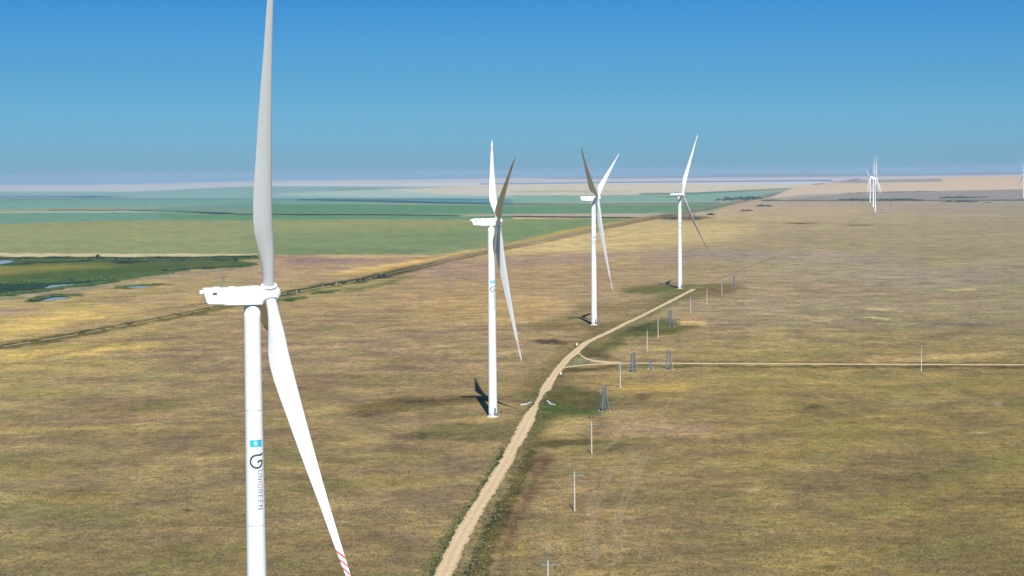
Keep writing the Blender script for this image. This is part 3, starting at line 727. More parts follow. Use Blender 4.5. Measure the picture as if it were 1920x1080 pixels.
def stripe_bm(r0, r1, slant=0.014):
    """a slanting painted band that follows the blade's surface"""
    bm = bmesh.new(); rows = []
    for f in np.linspace(0, 1, 5):
        ring = []; n = 24
        base = blade_section(r0, n)
        for k in range(n):
            cx = math.cos(2*math.pi*k/n)       # along the chord
            rr = r0 + (r1 - r0)*f - slant*cx
            ring.append(bm.verts.new(blade_pt(rr, blade_section(rr, n, 0.025)[k])))
        rows.append(ring)
    n = 24
    for a, b in zip(rows[:-1], rows[1:]):
        for k in range(n): bm.faces.new((a[k], a[(k+1) % n], b[(k+1) % n], b[k]))
    bmesh.ops.recalc_face_normals(bm, faces=bm.faces)
    return bm
def nacelle_bm():
    """side profile with chamfered long edges, front is +X"""
    prof = [(-10.0,1.45),(-9.7,1.72),(-2.5,1.78),(0.6,1.95),(1.4,1.95),(2.0,1.6),(2.15,0.4),(2.15,-1.55),(1.9,-1.95),(-5.2,-1.95),(-6.0,-1.72),(-9.1,-1.62),(-9.45,-1.2),(-10.05,0.9)]
    bm = bmesh.new(); rings = []
    for y, k in ((-1.85,0.86),(-1.98,0.95),(-2.02,0.99)):
        rings.append((y, k))
    ys = [(-2.0,0.84),(-2.06,0.93),(-1.75,1.0),(1.75,1.0),(2.06,0.93),(2.0,0.84)]
    ys = [(-2.05,0.90),(-1.92,0.965),(-1.7,1.0),(1.7,1.0),(1.92,0.965),(2.05,0.90)]
    R = []
    for y, k in ys:
        R.append([bm.verts.new(((x + 4)*(1 - (1-k)*0.3) - 4, y, z*k)) for x, z in prof])
    n = len(prof)
    for a, b in zip(R[:-1], R[1:]):
        for i in range(n): bm.faces.new((a[i], a[(i+1) % n], b[(i+1) % n], b[i]))
    bm.faces.new(R[0][::-1]); bm.faces.new(R[-1])
    bmesh.ops.recalc_face_normals(bm, faces=bm.faces)
    return bm
def hub_bm():
    """spinner round the X axis plus three blade collars"""
    bm = bmesh.new(); MX = Matrix.Rotation(math.pi/2, 4, 'Y')
    lathe(bm, [(1.55,-2.35),(1.75,-2.1),(1.9,-1.2),(2.02,-0.2),(1.95,0.7),(1.7,1.4),(1.25,1.95),(0.7,2.25),(0.15,2.36)], 32, MX)
    for k in range(3):
        Mk = Matrix.Rotation(2*math.pi*k/3, 4, 'X') @ Matrix.Rotation(CONE, 4, 'Y')
        lathe(bm, [(1.5,0.3),(1.55,1.65),(1.68,1.70),(1.70,1.95),(1.52,2.02),(1.25,2.05)], 28, Mk)
    bmesh.ops.recalc_face_normals(bm, faces=bm.faces)
    return bm
def on_tower(ang, z, r_off=0.02):
    r = tower_r(z) + r_off
    return (r*math.sin(ang), -r*math.cos(ang), z)
def decal(name, tris_quads, mat, parent, r_off=0.03):
    """list of quads in (arc metres, z) wrapped round the tower, cut fine enough to follow the curve"""
    V = []; Fc = []; fine = []
    for quad in tris_quads:
        if len(quad) == 4:
            a, b, c, d = quad                       # a-b short side, b-c and d-a long sides
            m = max(1, int(max(abs(a[0]-d[0]), abs(b[0]-c[0]))/0.16) + 1)
            for i in range(m):
                f0, f1 = i/m, (i+1)/m; L = lambda p, q, f: (p[0] + (q[0]-p[0])*f, p[1] + (q[1]-p[1])*f)
                fine.append([L(a, d, f0), L(b, c, f0), L(b, c, f1), L(a, d, f1)])
        else: fine.append(quad)
    for quad in fine:
        n = len(V)
        for (s, z) in quad: V.append(on_tower(DEC_ANG + s/tower_r(z), z, r_off))
        Fc.append(tuple(range(n, n + len(quad))))
    return from_py(name, V, Fc, mat, parent)
def stroke(pts, w):
    """polyline as quads"""
    q = []
    for (x0, z0), (x1, z1) in zip(pts[:-1], pts[1:]):
        dx, dz = x1-x0, z1-z0; L = math.hypot(dx, dz) or 1; nx, nz = -dz/L*w/2, dx/L*w/2; ex, ez = dx/L*w*0.25, dz/L*w*0.25
        q.append([(x0-ex+nx, z0-ez+nz), (x0-ex-nx, z0-ez-nz), (x1+ex-nx, z1+ez-nz), (x1+ex+nx, z1+ez+nz)])
    return q
DEC_ANG = math.radians(15)
Z_EMB = 65.5      # height of the emblem on the tower
def arc(cx, cz, rx, rz, a0, a1, n=12):
    return [(cx + rx*math.cos(math.radians(a)), cz + rz*math.sin(math.radians(a))) for a in np.linspace(a0, a1, n)]
GLYPH = {'U': [[(0,1),(0,.32),(.08,.1),(.3,0),(.52,.1),(.6,.32),(.6,1)]], 'N': [[(0,0),(0,1),(.62,0),(.62,1)]], 'I': [[(0,0),(0,1)]],
         'G': [[(.66,.8),(.5,.95),(.33,1),(.12,.88),(0,.62),(0,.38),(.12,.12),(.35,0),(.55,.06),(.68,.2),(.68,.46),(.4,.46)]],
         'R': [[(0,0),(0,1),(.35,1),(.52,.9),(.55,.72),(.45,.55),(.3,.5),(0,.5)],[(.3,.5),(.58,0)]], 'E': [[(.5,1),(0,1),(0,0),(.5,0)],[(0,.52),(.44,.52)]]}
GW = {'U': .6, 'N': .62, 'I': 0, 'G': .68, 'R': .58, 'E': .5}
def make_turbine():
    root = empty('wind_turbine', (0, 0, 0))
    from_bm('tower', tower_mesh(), M_TOWER, root, True)
    for z in (26.0, 52.0, 76.0): from_bm('flange_seam', ring_mesh(z, 0.12, 0.012), M_SEAM, root, True)
    bm = bmesh.new(); lathe(bm, [(2.2,-0.4),(3.1,-0.4),(3.1,0.12),(2.95,0.3),(2.2,0.34)], 40, cap=False); from_bm('foundation', bm, M_FOUND, root)
    bm = bmesh.new(); lathe(bm, [(2.2,0.3),(2.48,0.3),(2.48,0.62),(2.2,0.62)], 40, cap=False); from_bm('base_flange', bm, M_TOWER, root)
    # door with its steps, on the camera-right side
    a = math.radians(28); Md = Matrix.Rotation(a, 4, 'Z')
    bm = bmesh.new(); bm_box(bm, (-0.5, -2.30, 2.4), (0.5, -2.2, 4.7), Md); from_bm('door', bm, M_GALVD, root)
    bm = bmesh.new()
    bm_box(bm, (-0.9, -3.6, 2.15), (0.9, -2.26, 2.28), Md)
    for k in range(9): bm_box(bm, (0.9 + k*0.27, -3.5, 1.95 - k*0.24), (1.17 + k*0.27, -2.7, 2.0 - k*0.24), Md)
    for (x, y) in ((-0.85, -3.55), (0.85, -3.55)): bm_bar(bm, Md @ Vector((x, y, 0.0)), Md @ Vector((x, y, 3.3)), 0.05)
    bm_bar(bm, Md @ Vector((-0.85, -3.55, 3.3)), Md @ Vector((0.85, -3.55, 3.3)), 0.05)
    bm_bar(bm, Md @ Vector((0.85, -3.55, 3.3)), Md @ Vector((3.2, -3.5, 1.1)), 0.05)
    bm_bar(bm, Md @ Vector((3.2, -3.5, 0)), Md @ Vector((3.2, -3.5, 1.1)), 0.05)
    from_bm('entrance_stairs', bm, M_GALV, root)
    # flag, emblem and lettering
    z1 = Z_EMB + 3.75; qs = []
    fl = [[(s0 + 0.15, z1 + 0.72), (s0 + 0.15, z1 - 0.72), (s1 + 0.15, z1 - 0.72), (s1 + 0.15, z1 + 0.72)] for s0, s1 in zip(np.linspace(-1.3, 1.3, 9)[:-1], np.linspace(-1.3, 1.3, 9)[1:])]
    flag = decal('flag', fl, M_CYAN, root, 0.02)
    sun_q = [[(0, z1 + .12), (0.26*math.cos(t), z1 + .12 + 0.26*math.sin(t)), (0.26*math.cos(t + .45), z1 + .12 + 0.26*math.sin(t + .45))] for t in np.arange(0, 6.28, 0.4488)]
    for k in range(16):
        t = k*math.pi/8; sun_q.append([(0.30*math.cos(t-.12), z1+.12+0.30*math.sin(t-.12)), (0.30*math.cos(t+.12), z1+.12+0.30*math.sin(t+.12)), (0.45*math.cos(t), z1+.12+0.45*math.sin(t))])
    sun_q.append([(-.5, z1-.2), (0, z1-.42), (.5, z1-.2), (0, z1-.33)])
    decal('flag_emblem', sun_q, M_SUN, flag, 0.035)
    g0 = [(1.62, 1.80), (1.40, 1.60), (1.0, 1.50), (0.45, 1.46)] + arc(0.10, 0.0, 1.46, 1.46, 84, 318, 26) + [(1.36, -0.72), (1.50, -0.30), (1.50, 0.12), (0.80, 0.14), (0.50, 0.02), (0.38, -0.22)]
    g = stroke([(0.1 + x*0.90, Z_EMB + z*0.90) for x, z in g0], 0.37)
    decal('emblem', g, M_LOGO, root)
    decal('trademark_dot', [[(1.45, Z_EMB - 1.62), (1.45, Z_EMB - 1.82), (1.62, Z_EMB - 1.82), (1.62, Z_EMB - 1.62)]], M_LOGO, root)
    # letters run down the tower, tops to the right
    zc = Z_EMB - 1.9; hgt = 1.08; base_s = 0.32; lets = []
    for ch in 'UNIGREEN':
        q = []
        for ln in GLYPH[ch]:
            q += stroke([(base_s + v*hgt, zc - u*hgt*1.12) for u, v in ln], 0.13)
        decal('letter_' + ch.lower(), q, M_TEXT, root)
        zc -= GW[ch]*hgt*1.12 + 0.44
    # nacelle
    nac = from_bm('nacelle', nacelle_bm(), M_NAC, root, False); nac.location = (0, 0, HUBZ - 0.25)
    bm = bmesh.new(); bm_box(bm, (-10.7, -0.9, 0.62), (-9.9, 0.9, 1.3)); from_bm('rear_cooler', bm, M_NAC, nac)
    bm = bmesh.new(); bm_box(bm, (-8.15, -2.12, 0.40), (-7.25, -2.0, 0.86)); 
    from_bm('vent_grille', bm, M_DARK, nac)
    bm = bmesh.new()
    for k in range(3): bm_box(bm, (-8.08 + k*0.29, -2.15, 0.46), (-7.9 + k*0.29, -2.121, 0.8))
    from_bm('vent_slats', bm, M_GALVD, nac)['kind'] = 'stuff'
    for x in (-6.9, -4.0, -1.2):
        bm = bmesh.new(); bm_box(bm, (x, -2.062, -1.5), (x + 0.04, -2.03, 1.5)); from_bm('panel_joint', bm, M_SEAM, nac)
    for (lo, hi) in (((-7.9, -1.0, 1.70), (-6.7, 1.0, 1.92)), ((-4.6, -0.8, 1.74), (-3.6, 0.8, 1.95))):
        bm = bmesh.new(); bm_box(bm, lo, hi); from_bm('roof_hatch', bm, M_NAC, nac)
    bm = bmesh.new()
    for (x, y) in ((-6.4,-0.5),(-5.0,-0.5),(-5.7,0.6)): bm_bar(bm, (x, y, 1.7), (-5.75, 0, 4.0), 0.05)
    bm_bar(bm, (-6.2, 0, 2.6), (-5.3, 0, 2.6), 0.04); bm_bar(bm, (-5.75, 0, 1.7), (-5.75, 0, 4.5), 0.07)
    bm_bar(bm, (-6.3, 0, 3.9), (-5.2, 0, 3.9), 0.05); bm_bar(bm, (-6.3, 0, 3.9), (-6.3, 0, 4.3), 0.09, n=8); bm_bar(bm, (-5.2, 0, 3.9), (-5.2, 0, 4.3), 0.09, n=8)
    from_bm('wind_sensor_mast', bm, M_GALVD, nac)
    hub = from_bm('hub', hub_bm(), M_NAC, root, True)
    b = from_bm('blade', blade_bm(), M_BLADE, root, True)
    for k in range(3):
        from_bm('warning_stripe', stripe_bm(0.845 + k*0.026, 0.853 + k*0.026), M_RED, b, True)
    blades = [b]
    for k in range(2): blades.append(copy_tree(b, root))
    return root, nac, hub, blades
def pose(parts, loc, yaw, psi, pitch=76.0, hubz=HUBZ):
    root, nac, hub, blades = parts
    root.location = loc
    nac.rotation_euler = (0, 0, yaw)
    a = Vector((math.cos(yaw)*math.cos(TILT), math.sin(yaw)*math.cos(TILT), math.sin(TILT)))
    eh = Vector((math.sin(yaw), -math.cos(yaw), 0)); ev = a.cross(eh)
    if ev.z < 0: ev = -ev
    c0 = Vector((math.cos(yaw)*HUB_FWD, math.sin(yaw)*HUB_FWD, HUBZ))
    d0 = ev*math.cos(psi) + eh*math.sin(psi); t0 = d0.cross(a)
    Mh = Matrix.Identity(4)
    for i, v in enumerate((a, t0, d0)):
        for r in range(3): Mh[r][i] = v[r]
    Mh.translation = c0
    # make it right-handed (x forward, z along the first blade)
    y_ = Vector((Mh[0][2], Mh[1][2], Mh[2][2])).cross(a)
    for r in range(3): Mh[r][1] = y_[r]
    hub.matrix_local = Mh
    for k, bl in enumerate(blades):
        q = psi + k*2*math.pi/3
        d = (ev*math.cos(q) + eh*math.sin(q))*math.cos(CONE) + a*math.sin(CONE); d.normalize()
        aft = -(a - d*a.dot(d)).normalized()              # feathered: trailing edge points downwind
        tan = d.cross(aft)
        off = math.radians(90 - pitch)
        x = aft*math.cos(off) + tan*math.sin(off); y = d.cross(x)
        M = Matrix.Identity(4)
        for i, v in enumerate((x, y, d)):
            for r in range(3): M[r][i] = v[r]
        M.translation = c0; bl.matrix_local = M
def turbine_copy(src):
    r0, n0, h0, b0 = src
    r = r0.copy(); COL.objects.link(r); mp = {}
    for ch in list(r0.children): mp[ch] = copy_tree(ch, r)
    return r, mp[n0], mp[h0], [mp[b] for b in b0]
T0 = make_turbine()
D_ = math.degrees
TURB = [  # hub pixel, distance, yaw, first blade angle, label
 ((505,547), 396, 13, 19.5, 'Huge white wind turbine nearest the camera, readable grey lettering on its tower'),
 ((934,415), 978, 5, 305.5, 'White wind turbine just left of the dirt road, second nearest, one blade dark brown'),
 ((1121,372), 1510, -16, 59, 'White wind turbine above the road fork, third nearest, upper blades spread in a V'),
 ((1280,364), 2046, -33, -28, 'White wind turbine at the far end of the dirt road, one blade along its nacelle'),
 ((1644,330), 5650, -6, 10, 'Tiny distant wind turbine, rightmost of a tight cluster of three'),
 ((1639.5,330.5), 6420, 6, 3, 'Tiny distant wind turbine in the middle of a tight cluster of three'),
 ((1630,329), 7350, 178, 66, 'Tiny distant wind turbine, leftmost of a tight cluster of three, blade reaching left'),
 ((1921,318.5), 8055, 33, 224, 'Tiny distant wind turbine cut by the right edge of the picture'),
]
for i, ((hx, hy), D, yaw, psi, lab) in enumerate(TURB):
    parts = T0 if i == 0 else turbine_copy(T0)
    h = at_depth(hx, hy, D); yr = math.radians(yaw)
    bx, by = h.x - HUB_FWD*math.cos(yr), h.y - HUB_FWD*math.sin(yr)
    pose(parts, (bx, by, float(hfun(bx, by))), yr, math.radians(psi))
    tag(parts[0], lab, 'wind turbine', 'wind turbines on the plain')

# ------------------------------------------------------------------ power poles
def pole_at(px, ybase, ytop=None):
    g = ground(px, ybase)
    if ytop is None: return g, 17.0
    dx, dy, dz = ray(px, ytop); t = g.y/dy
    return g, H + dz*t - g.z
def make_pole():
    root = empty('power_pole', (0, 0, 0))
    bm = bmesh.new(); bm_bar(bm, (0,0,-0.5), (0,0,14.2), 0.32, 0.20, 10); from_bm('pole', bm, M_CONC, root, False)
    bm = bmesh.new(); bm_bar(bm, (0,0,14.2), (0,0,17.0), 0.10, 0.05, 6); from_bm('lightning_rod', bm, M_GALV, root)
    bm = bmesh.new(); bm_bar(bm, (-1.9,0,13.1), (3.4,0,13.1), 0.15, 0.15, 4); bm_bar(bm, (0,0,12.1), (1.8,0,13.05), 0.05); bm_bar(bm, (0,0,12.1), (-1.2,0,13.05), 0.05); from_bm('crossarm', bm, M_GALV, root)
    bm = bmesh.new(); bm_bar(bm, (-0.9,0,14.1), (1.2,0,14.35), 0.06); from_bm('upper_arm', bm, M_GALV, root)
    for (x, z) in ((-1.8,13.1),(3.3,13.1),(1.15,14.35)):
        bm = bmesh.new()
        for k in range(4): lathe(bm, [(0.04,-1.0+k*0.24),(0.14,-0.95+k*0.24),(0.05,-0.82+k*0.24)], 8, Matrix.Translation((x,0,z)))
        from_bm('insulator', bm, M_INS, root)
    return root
POLES = [(1028,1145,1033,'nearest power pole, cut by the bottom edge, with a crossarm left of the wheel ruts'),
 (1077.5,958,872,'power pole with a crossarm and a short black shadow right of the widest road stretch'),
 (1109.5,851,779,'power pole with one long crossarm standing below the big green lattice pylon'),
 (1163,728,672,'pale power pole in front of the side road just right of the road fork'),
 (1213.5,659,613,'pale power pole behind the side road between the fork and the pair of pylons'),
 (1234,634,590,'power pole just left of the pylon that stands behind the side road'),
 (1295,587,552,'thin pale power pole beside the last stretch of the dirt road'),
 (1325.5,570,537,'thin power pole right of the dirt road end, second from the farthest'),
 (1353.5,553,524,'farthest thin power pole, next to the small far pylon'),
 (1727.5,697,641,'lone power pole far to the right, in front of the side road')]
p0 = make_pole()
for i, (px, yb, yt, lab) in enumerate(POLES):
    r = p0 if i == 0 else copy_tree(p0)
    g, hh = pole_at(px, yb, yt)
    r.location = g; s = hh/17.0; r.scale = (min(1.15, max(0.85, s)), 1, s)
    if i == 9: r.rotation_euler = (0, 0, math.radians(80))
    elif i > 2: r.rotation_euler = (0, 0, math.radians(50 + 3*i))
    tag(r, lab[0].upper() + lab[1:], 'power pole', 'power poles beside the dirt road')

# ------------------------------------------------------------------ lattice pylons
def make_pylon(name, hgt, wb, wt, arms, seed):
    """four splayed legs, horizontal rings, X bracing on each face, arms near the top"""
    root = empty(name, (0, 0, 0)); zt = hgt
    def w(z): 
        f = z/zt
        return wb/2 + (wt/2 - wb/2)*min(1.0, f/0.62)
    C4 = [(-1,-1),(1,-1),(1,1),(-1,1)]
    zs = [0, 0.13, 0.25, 0.36, 0.46, 0.55, 0.62, 0.70, 0.78, 0.86, 0.93, 1.0]
    zs = [z*zt for z in zs]
    for (sx, sy) in C4:
        bm = bmesh.new()
        for a, b in zip(zs[:-1], zs[1:]): bm_bar(bm, (sx*w(a), sy*w(a), a), (sx*w(b), sy*w(b), b), 0.13 if a < 0.6*zt else 0.09)
        from_bm('leg', bm, M_GALV, root)
        bm = bmesh.new(); bm_box(bm, (sx*w(0)-0.35, sy*w(0)-0.35, -0.3), (sx*w(0)+0.35, sy*w(0)+0.35, 0.35)); from_bm('footing', bm, M_CONC, root)
    for f in range(4):
        (ax, ay), (bx, by) = C4[f], C4[(f+1) % 4]; bm = bmesh.new()
        for i, (a, b) in enumerate(zip(zs[:-1], zs[1:])):
            bm_bar(bm, (ax*w(a), ay*w(a), a), (bx*w(b), by*w(b), b), 0.06)
            bm_bar(bm, (bx*w(a), by*w(a), a), (ax*w(b), ay*w(b), b), 0.06)
            bm_bar(bm, (ax*w(b), ay*w(b), b), (bx*w(b), by*w(b), b), 0.06)
        from_bm('bracing', bm, M_GALVD, root)
    for (z, l) in arms:
        for s in (-1, 1):
            bm = bmesh.new(); tip = (s*l, 0, z*zt + 0.1)
            for sy in (-1, 1):
                bm_bar(bm, (s*w(z*zt), sy*w(z*zt), z*zt), tip, 0.06); bm_bar(bm, (s*w(z*zt), sy*w(z*zt), z*zt + 0.8), tip, 0.05)
            from_bm('arm', bm, M_GALV, root)
            bm = bmesh.new()
            for k in range(4): lathe(bm, [(0.04,-1.1+k*0.26),(0.16,-1.04+k*0.26),(0.05,-0.9+k*0.26)], 8, Matrix.Translation((s*l,0,z*zt)))
            from_bm('insulator', bm, M_INS, root)
    bm = bmesh.new(); bm_bar(bm, (0,0,zt), (0,0,zt+1.2), 0.06); 
    for (x,y) in C4: bm_bar(bm, (x*w(zt),y*w(zt),zt), (0,0,zt+0.7), 0.05)
    from_bm('peak', bm, M_GALV, root)
    return root
PYL = [(1133.5,771,721,'Lattice steel pylon nearest the camera, beside a green grass patch right of the dirt road',4.4,1.7,((0.70,2.3),(0.84,2.2),(0.96,2.4)),18),
       (1187.5,698,659,'Lattice steel pylon just below the side road, left one of the matching pair',4.4,2.0,((0.78,1.9),(0.95,1.9)),25),
       (1219.5,692,670,'Short thin lattice mast standing between the two pylons at the side road',2.2,0.8,((0.8,1.0),),10),
       (1254.5,693,654,'Lattice steel pylon on the side road, right one of the matching pair',4.7,1.9,((0.84,2.0),(0.95,1.7)),8),
       (1256.5,612,579,'Lattice steel pylon behind the side road near the middle turbine, in dark green grass',4.8,2.4,((0.72,2.2),(0.9,2.2)),30),
       (1376,538,516,'Small far lattice pylon at the end of the row of poles',3.0,1.2,((0.75,2.0),(0.92,1.6)),40)]
for (px, yb, yt, lab, wb, wt, arms, rz) in PYL:
    g, hh = pole_at(px, yb, yt)
    r = make_pylon('lattice_pylon', hh - 1.0, wb, wt, arms, 1); r.location = g; r.rotation_euler = (0, 0, math.radians(rz))
    tag(r, lab, 'pylon', 'lattice steel pylons along the road')
# far masts near the distant cluster
for (px, yb, yt, lab) in ((1669.5,389,378,'Faint distant lattice mast just right of the far turbine cluster'), (1684,394,385,'Faint distant mast, right one of the two beside the far turbine cluster')):
    g, hh = pole_at(px, yb, yt); r = make_pylon('lattice_mast', hh, 3.0, 1.4, ((0.8, 3.0),), 1); r.location = g
    tag(r, lab, 'mast', 'distant masts')

# transformer cabinet
g = ground(1160.5, 696); c = empty('transformer_cabinet', g, 0.3)
bm = bmesh.new(); bm_box(bm, (-0.9,-0.7,0.9), (0.9,0.7,2.9)); bmesh.ops.bevel(bm, geom=bm.edges[:], offset=0.05, affect='EDGES'); from_bm('housing', bm, M_CAB, c)
for s in (-0.7, 0.7):
    bm = bmesh.new(); bm_box(bm, (s-0.12,-0.5,-0.1), (s+0.12,0.5,0.9)); from_bm('support', bm, M_CONC, c)
for x0 in (-0.75, 0.03):
    bm = bmesh.new(); bm_box(bm, (x0,-0.73,1.1), (x0+0.72,-0.705,2.7)); from_bm('door', bm, M_GALVD, c)
for x0 in (-0.5, 0.4):
    bm = bmesh.new(); bm_bar(bm, (x0,0,2.9), (x0,0,4.1), 0.08); from_bm('bushing', bm, M_INS, c)
tag(c, 'Small green transformer cabinet on supports beside the pale pole at the road fork', 'transformer')

# white marker boards
for (px, yb, lab) in ((1082,649,'Small white marker board in the grass above the road fork'), (1051.5,704,'Small white marker board at the lower corner of the road fork')):
    g = ground(px, yb); r = empty('marker_board', g)
    bm = bmesh.new(); bm_bar(bm, (0,0,-0.1), (0,0,1.9), 0.06, n=6); from_bm('post', bm, M_GALV, r)
    bm = bmesh.new(); bm_box(bm, (-0.55,-0.1,0.7), (0.55,-0.05,2.0)); from_bm('board', bm, M_SIGN, r)
    tag(r, lab, 'marker', 'white marker boards at the road fork')
# culvert head walls
def wall(pts, h, lab):
    Q = [ground(*p) for p in pts]; g = Q[0]; r = empty('culvert_headwall', g)
    for i, (a, b) in enumerate(zip(Q[:-1], Q[1:])):
        a2, b2 = a - g, b - g; d = (b2 - a2).normalized(); n = Vector((-d.y, d.x, 0))*0.45; hh = h*(1 - 0.3*i)
        V = []
        for p, hz in ((a2, hh), (b2, hh*(0.75 if i else 1))):
            for s in (-1, 1):
                for z in (-0.4, hz): V.append(p + n*s + Vector((0, 0, z)))
        from_py('wall' if i == 0 else 'wing_wall', V, [(0,1,3,2),(4,6,7,5),(0,4,5,1),(2,3,7,6),(0,2,6,4),(1,5,7,3)], M_PALEC, r)
    tag(r, lab, 'culvert wall', 'concrete culvert head walls')
wall([(977,760.3),(987,759),(997,754.5)], 0.8, 'White concrete culvert head wall left of the narrow stretch of road')
wall([(1026,753.5),(1031,758),(1040,759.5)], 0.8, 'White concrete culvert head wall right of the narrow stretch of road')
# posts along the old bank
for i, (px, yb, lab) in enumerate(((557,552,'White post by the ditch nearest the big turbine hub, leftmost of the row'),(605,541.5,'White post by the ditch, second from the big turbine hub'),(631,535.5,'White post by the ditch, third from the big turbine hub'),(715,518,'White post by the ditch, farthest right of the row'))):
    g = ground(px, yb); r = empty('ditch_post', g); bm = bmesh.new(); bm_bar(bm, (0,0,-0.2), (0,0,4.6), 0.22, 0.16, 8); from_bm('post', bm, M_CONC, r)
    bm = bmesh.new(); bm_bar(bm, (-0.7,0,4.2), (0.7,0,4.2), 0.09); from_bm('crosspiece', bm, M_GALV, r)
    tag(r, lab, 'post', 'pale posts along the ditch')

# ------------------------------------------------------------------ trees and shrub belts
def leaf_clumps(centres, n, size, rnd, squash=0.8):
    """leaf-sized faces through each clump's volume: (centre, radius) list"""
    V = []; Fc = []
    for (c, r) in centres:
        for _ in range(n):
            d = Vector((rnd.gauss(0,1), rnd.gauss(0,1), rnd.gauss(0,1))).normalized()*r*rnd.uniform(0.45, 1.05); d.z *= squash
            p = c + d; a = Vector((rnd.gauss(0,1), rnd.gauss(0,1), rnd.gauss(0,1))).normalized(); b = a.orthogonal().normalized()
            s = size*rnd.uniform(0.6, 1.4); k = len(V)
            V += [p - a*s, p + b*s*0.8, p + a*s, p - b*s*0.8]; Fc.append((k, k+1, k+2, k+3))
    return V, Fc
def tree(px, yb, h, w, lab, seed):
    rnd = random.Random(seed); g = ground(px, yb); r = empty('bushy_tree', g)
    bm = bmesh.new(); bm_bar(bm, (0,0,-0.2), (0.1,0,h*0.5), 0.22, 0.12, 7)
    for k in range(5):
        q = k*1.3 + rnd.random(); bm_bar(bm, (0.05,0,h*0.25), (math.cos(q)*w*0.3, math.sin(q)*w*0.3, h*rnd.uniform(0.5,0.8)), 0.09, 0.04, 5)
    from_bm('trunk', bm, M_BARK, r)
    cs = [(Vector((rnd.uniform(-1,1)*w*0.32, rnd.uniform(-1,1)*w*0.32, h*rnd.uniform(0.25,0.82))), w*rnd.uniform(0.16,0.28)) for _ in range(16)]
    V, Fc = leaf_clumps(cs, 170, 0.3, rnd); from_py('crown', V, Fc, M_LEAF, r)
    tag(r, lab, 'tree', 'lone trees at the marsh edge')
tree(183.5, 485.5, 7.0, 6.6, 'Dark round tree alone on the upper edge of the green marsh', 1)
tree(440.5, 490.5, 6.2, 8.0, 'Dark bushy tree at the right tip of the marsh, beside the big blade', 2)

def belt(name, x0, x1, yb0, yb1, hgt, lab, seed, dens=1.0, depth=0.6, cat='tree belt'):
    """a belt of far trees: rounded, ragged crowns of many faces standing close together, one mass"""
    rnd = random.Random(seed); V = []; Fc = []
    n = int((x1 - x0)/1.6*dens) + 4; cen = ground((x0+x1)/2, (yb0+yb1)/2)
    base = bmesh.new(); bmesh.ops.create_icosphere(base, subdivisions=1, radius=1.0)
    bv = [v.co.copy() for v in base.verts]; bf = [tuple(v.index for v in f.verts) for f in base.faces]; base.free()
    for i in range(n):
        f = rnd.random(); px = x0 + (x1-x0)*f; py = yb0 + (yb1-yb0)*f + rnd.uniform(-depth, depth)
        g = ground(px, py); px_m = g.y/F
        end = min(1, 3.2*min(f, 1-f) + 0.35)
        h = hgt*px_m*rnd.uniform(0.45, 1.1)*end
        for j in range(3):
            c = g + Vector((rnd.uniform(-1,1)*1.6*px_m, rnd.uniform(-8,8), h*rnd.uniform(0.25,0.55)))
            s = Vector((px_m*rnd.uniform(1.0,2.0), px_m*rnd.uniform(1.2,2.4), h*rnd.uniform(0.35,0.55))); k = len(V)
            for v in bv: V.append(c + Vector((v.x*s.x, v.y*s.y, v.z*s.z))*rnd.uniform(0.72, 1.22))
            Fc += [tuple(q + k for q in fc) for fc in bf]
    V = [v - cen for v in V]
    o = from_py(name, V, Fc, M_LEAF_FAR); o.location = cen
    tag(o, lab, cat, kind='stuff')
belt('tree_grove', 1342, 1428, 375.5, 372, 5.0, 'Dark blue-green grove of trees left of the pale road to the horizon', 11, 2.2, 1.6, 'grove')
belt('shrub_belt', 1425, 1466, 376.5, 375.5, 2.2, 'Short dark shrub belt right below the grove', 12)
belt('shrub_belt', 1417, 1447, 386.8, 386.6, 3.6, 'Dark shrub clump, upper one between grove and far turbine', 13, 1.4, 0.8)
belt('shrub_belt', 1389, 1411, 395.5, 395.5, 3.0, 'Dark shrub clump on the tan field below the grove', 14, 1.6, 0.5)
belt('shrub_belt', 1326, 1339, 403.2, 403.2, 3.6, 'Small compact dark shrub clump right of the far road turbine', 15, 1.8, 0.3)
belt('shrub_belt', 1296, 1316, 410.8, 410.8, 3.4, 'Dark shrub clump behind the lowered blade of the far road turbine', 16, 2.0, 0.4)
belt('shrub_belt', 1243, 1272, 410, 409.5, 3.0, 'Dark shrubs behind the tower of the turbine at the road end', 17, 1.0, 1.5)
belt('shrub_belt', 1252, 1259, 403.5, 403.5, 2.0, 'Tiny dark bush left of the turbine tower at the road end', 18, 1.0, 0.3)
belt('tree_belt', 1572, 1732, 375.4, 375.8, 4.4, 'Long dark tree belt running behind the far turbine cluster', 19, 1.5, 0.8)
belt('tree_belt', 1762, 1822, 371.8, 371.0, 3.6, 'Dark tree belt, upper one at the far right', 20, 1.5, 0.6)
belt('tree_belt', 1800, 1858, 371, 370, 1.8, 'Thin shrub row continuing right from the upper far right tree belt', 21, 0.9, 0.5)
belt('tree_belt', 1764, 1834, 379, 378.6, 3.0, 'Dark tree belt, lower one at the far right', 22, 1.4, 0.5)
belt('tree_belt', 1846, 1858, 380, 380, 1.6, 'Tiny shrub clump right of the lower far right tree belt', 23, 1.0, 0.3)
belt('hedge_row', 1582, 1755, 362.6, 358.8, 1.7, 'Thin dark hedge row on the edge of the pale cream field', 24, 1.0, 0.3)
belt('hedge_row', 1524, 1546, 346.4, 344.4, 2.0, 'Tiny dark hedge row on the pale horizon road at right', 25, 1.0, 0.2)

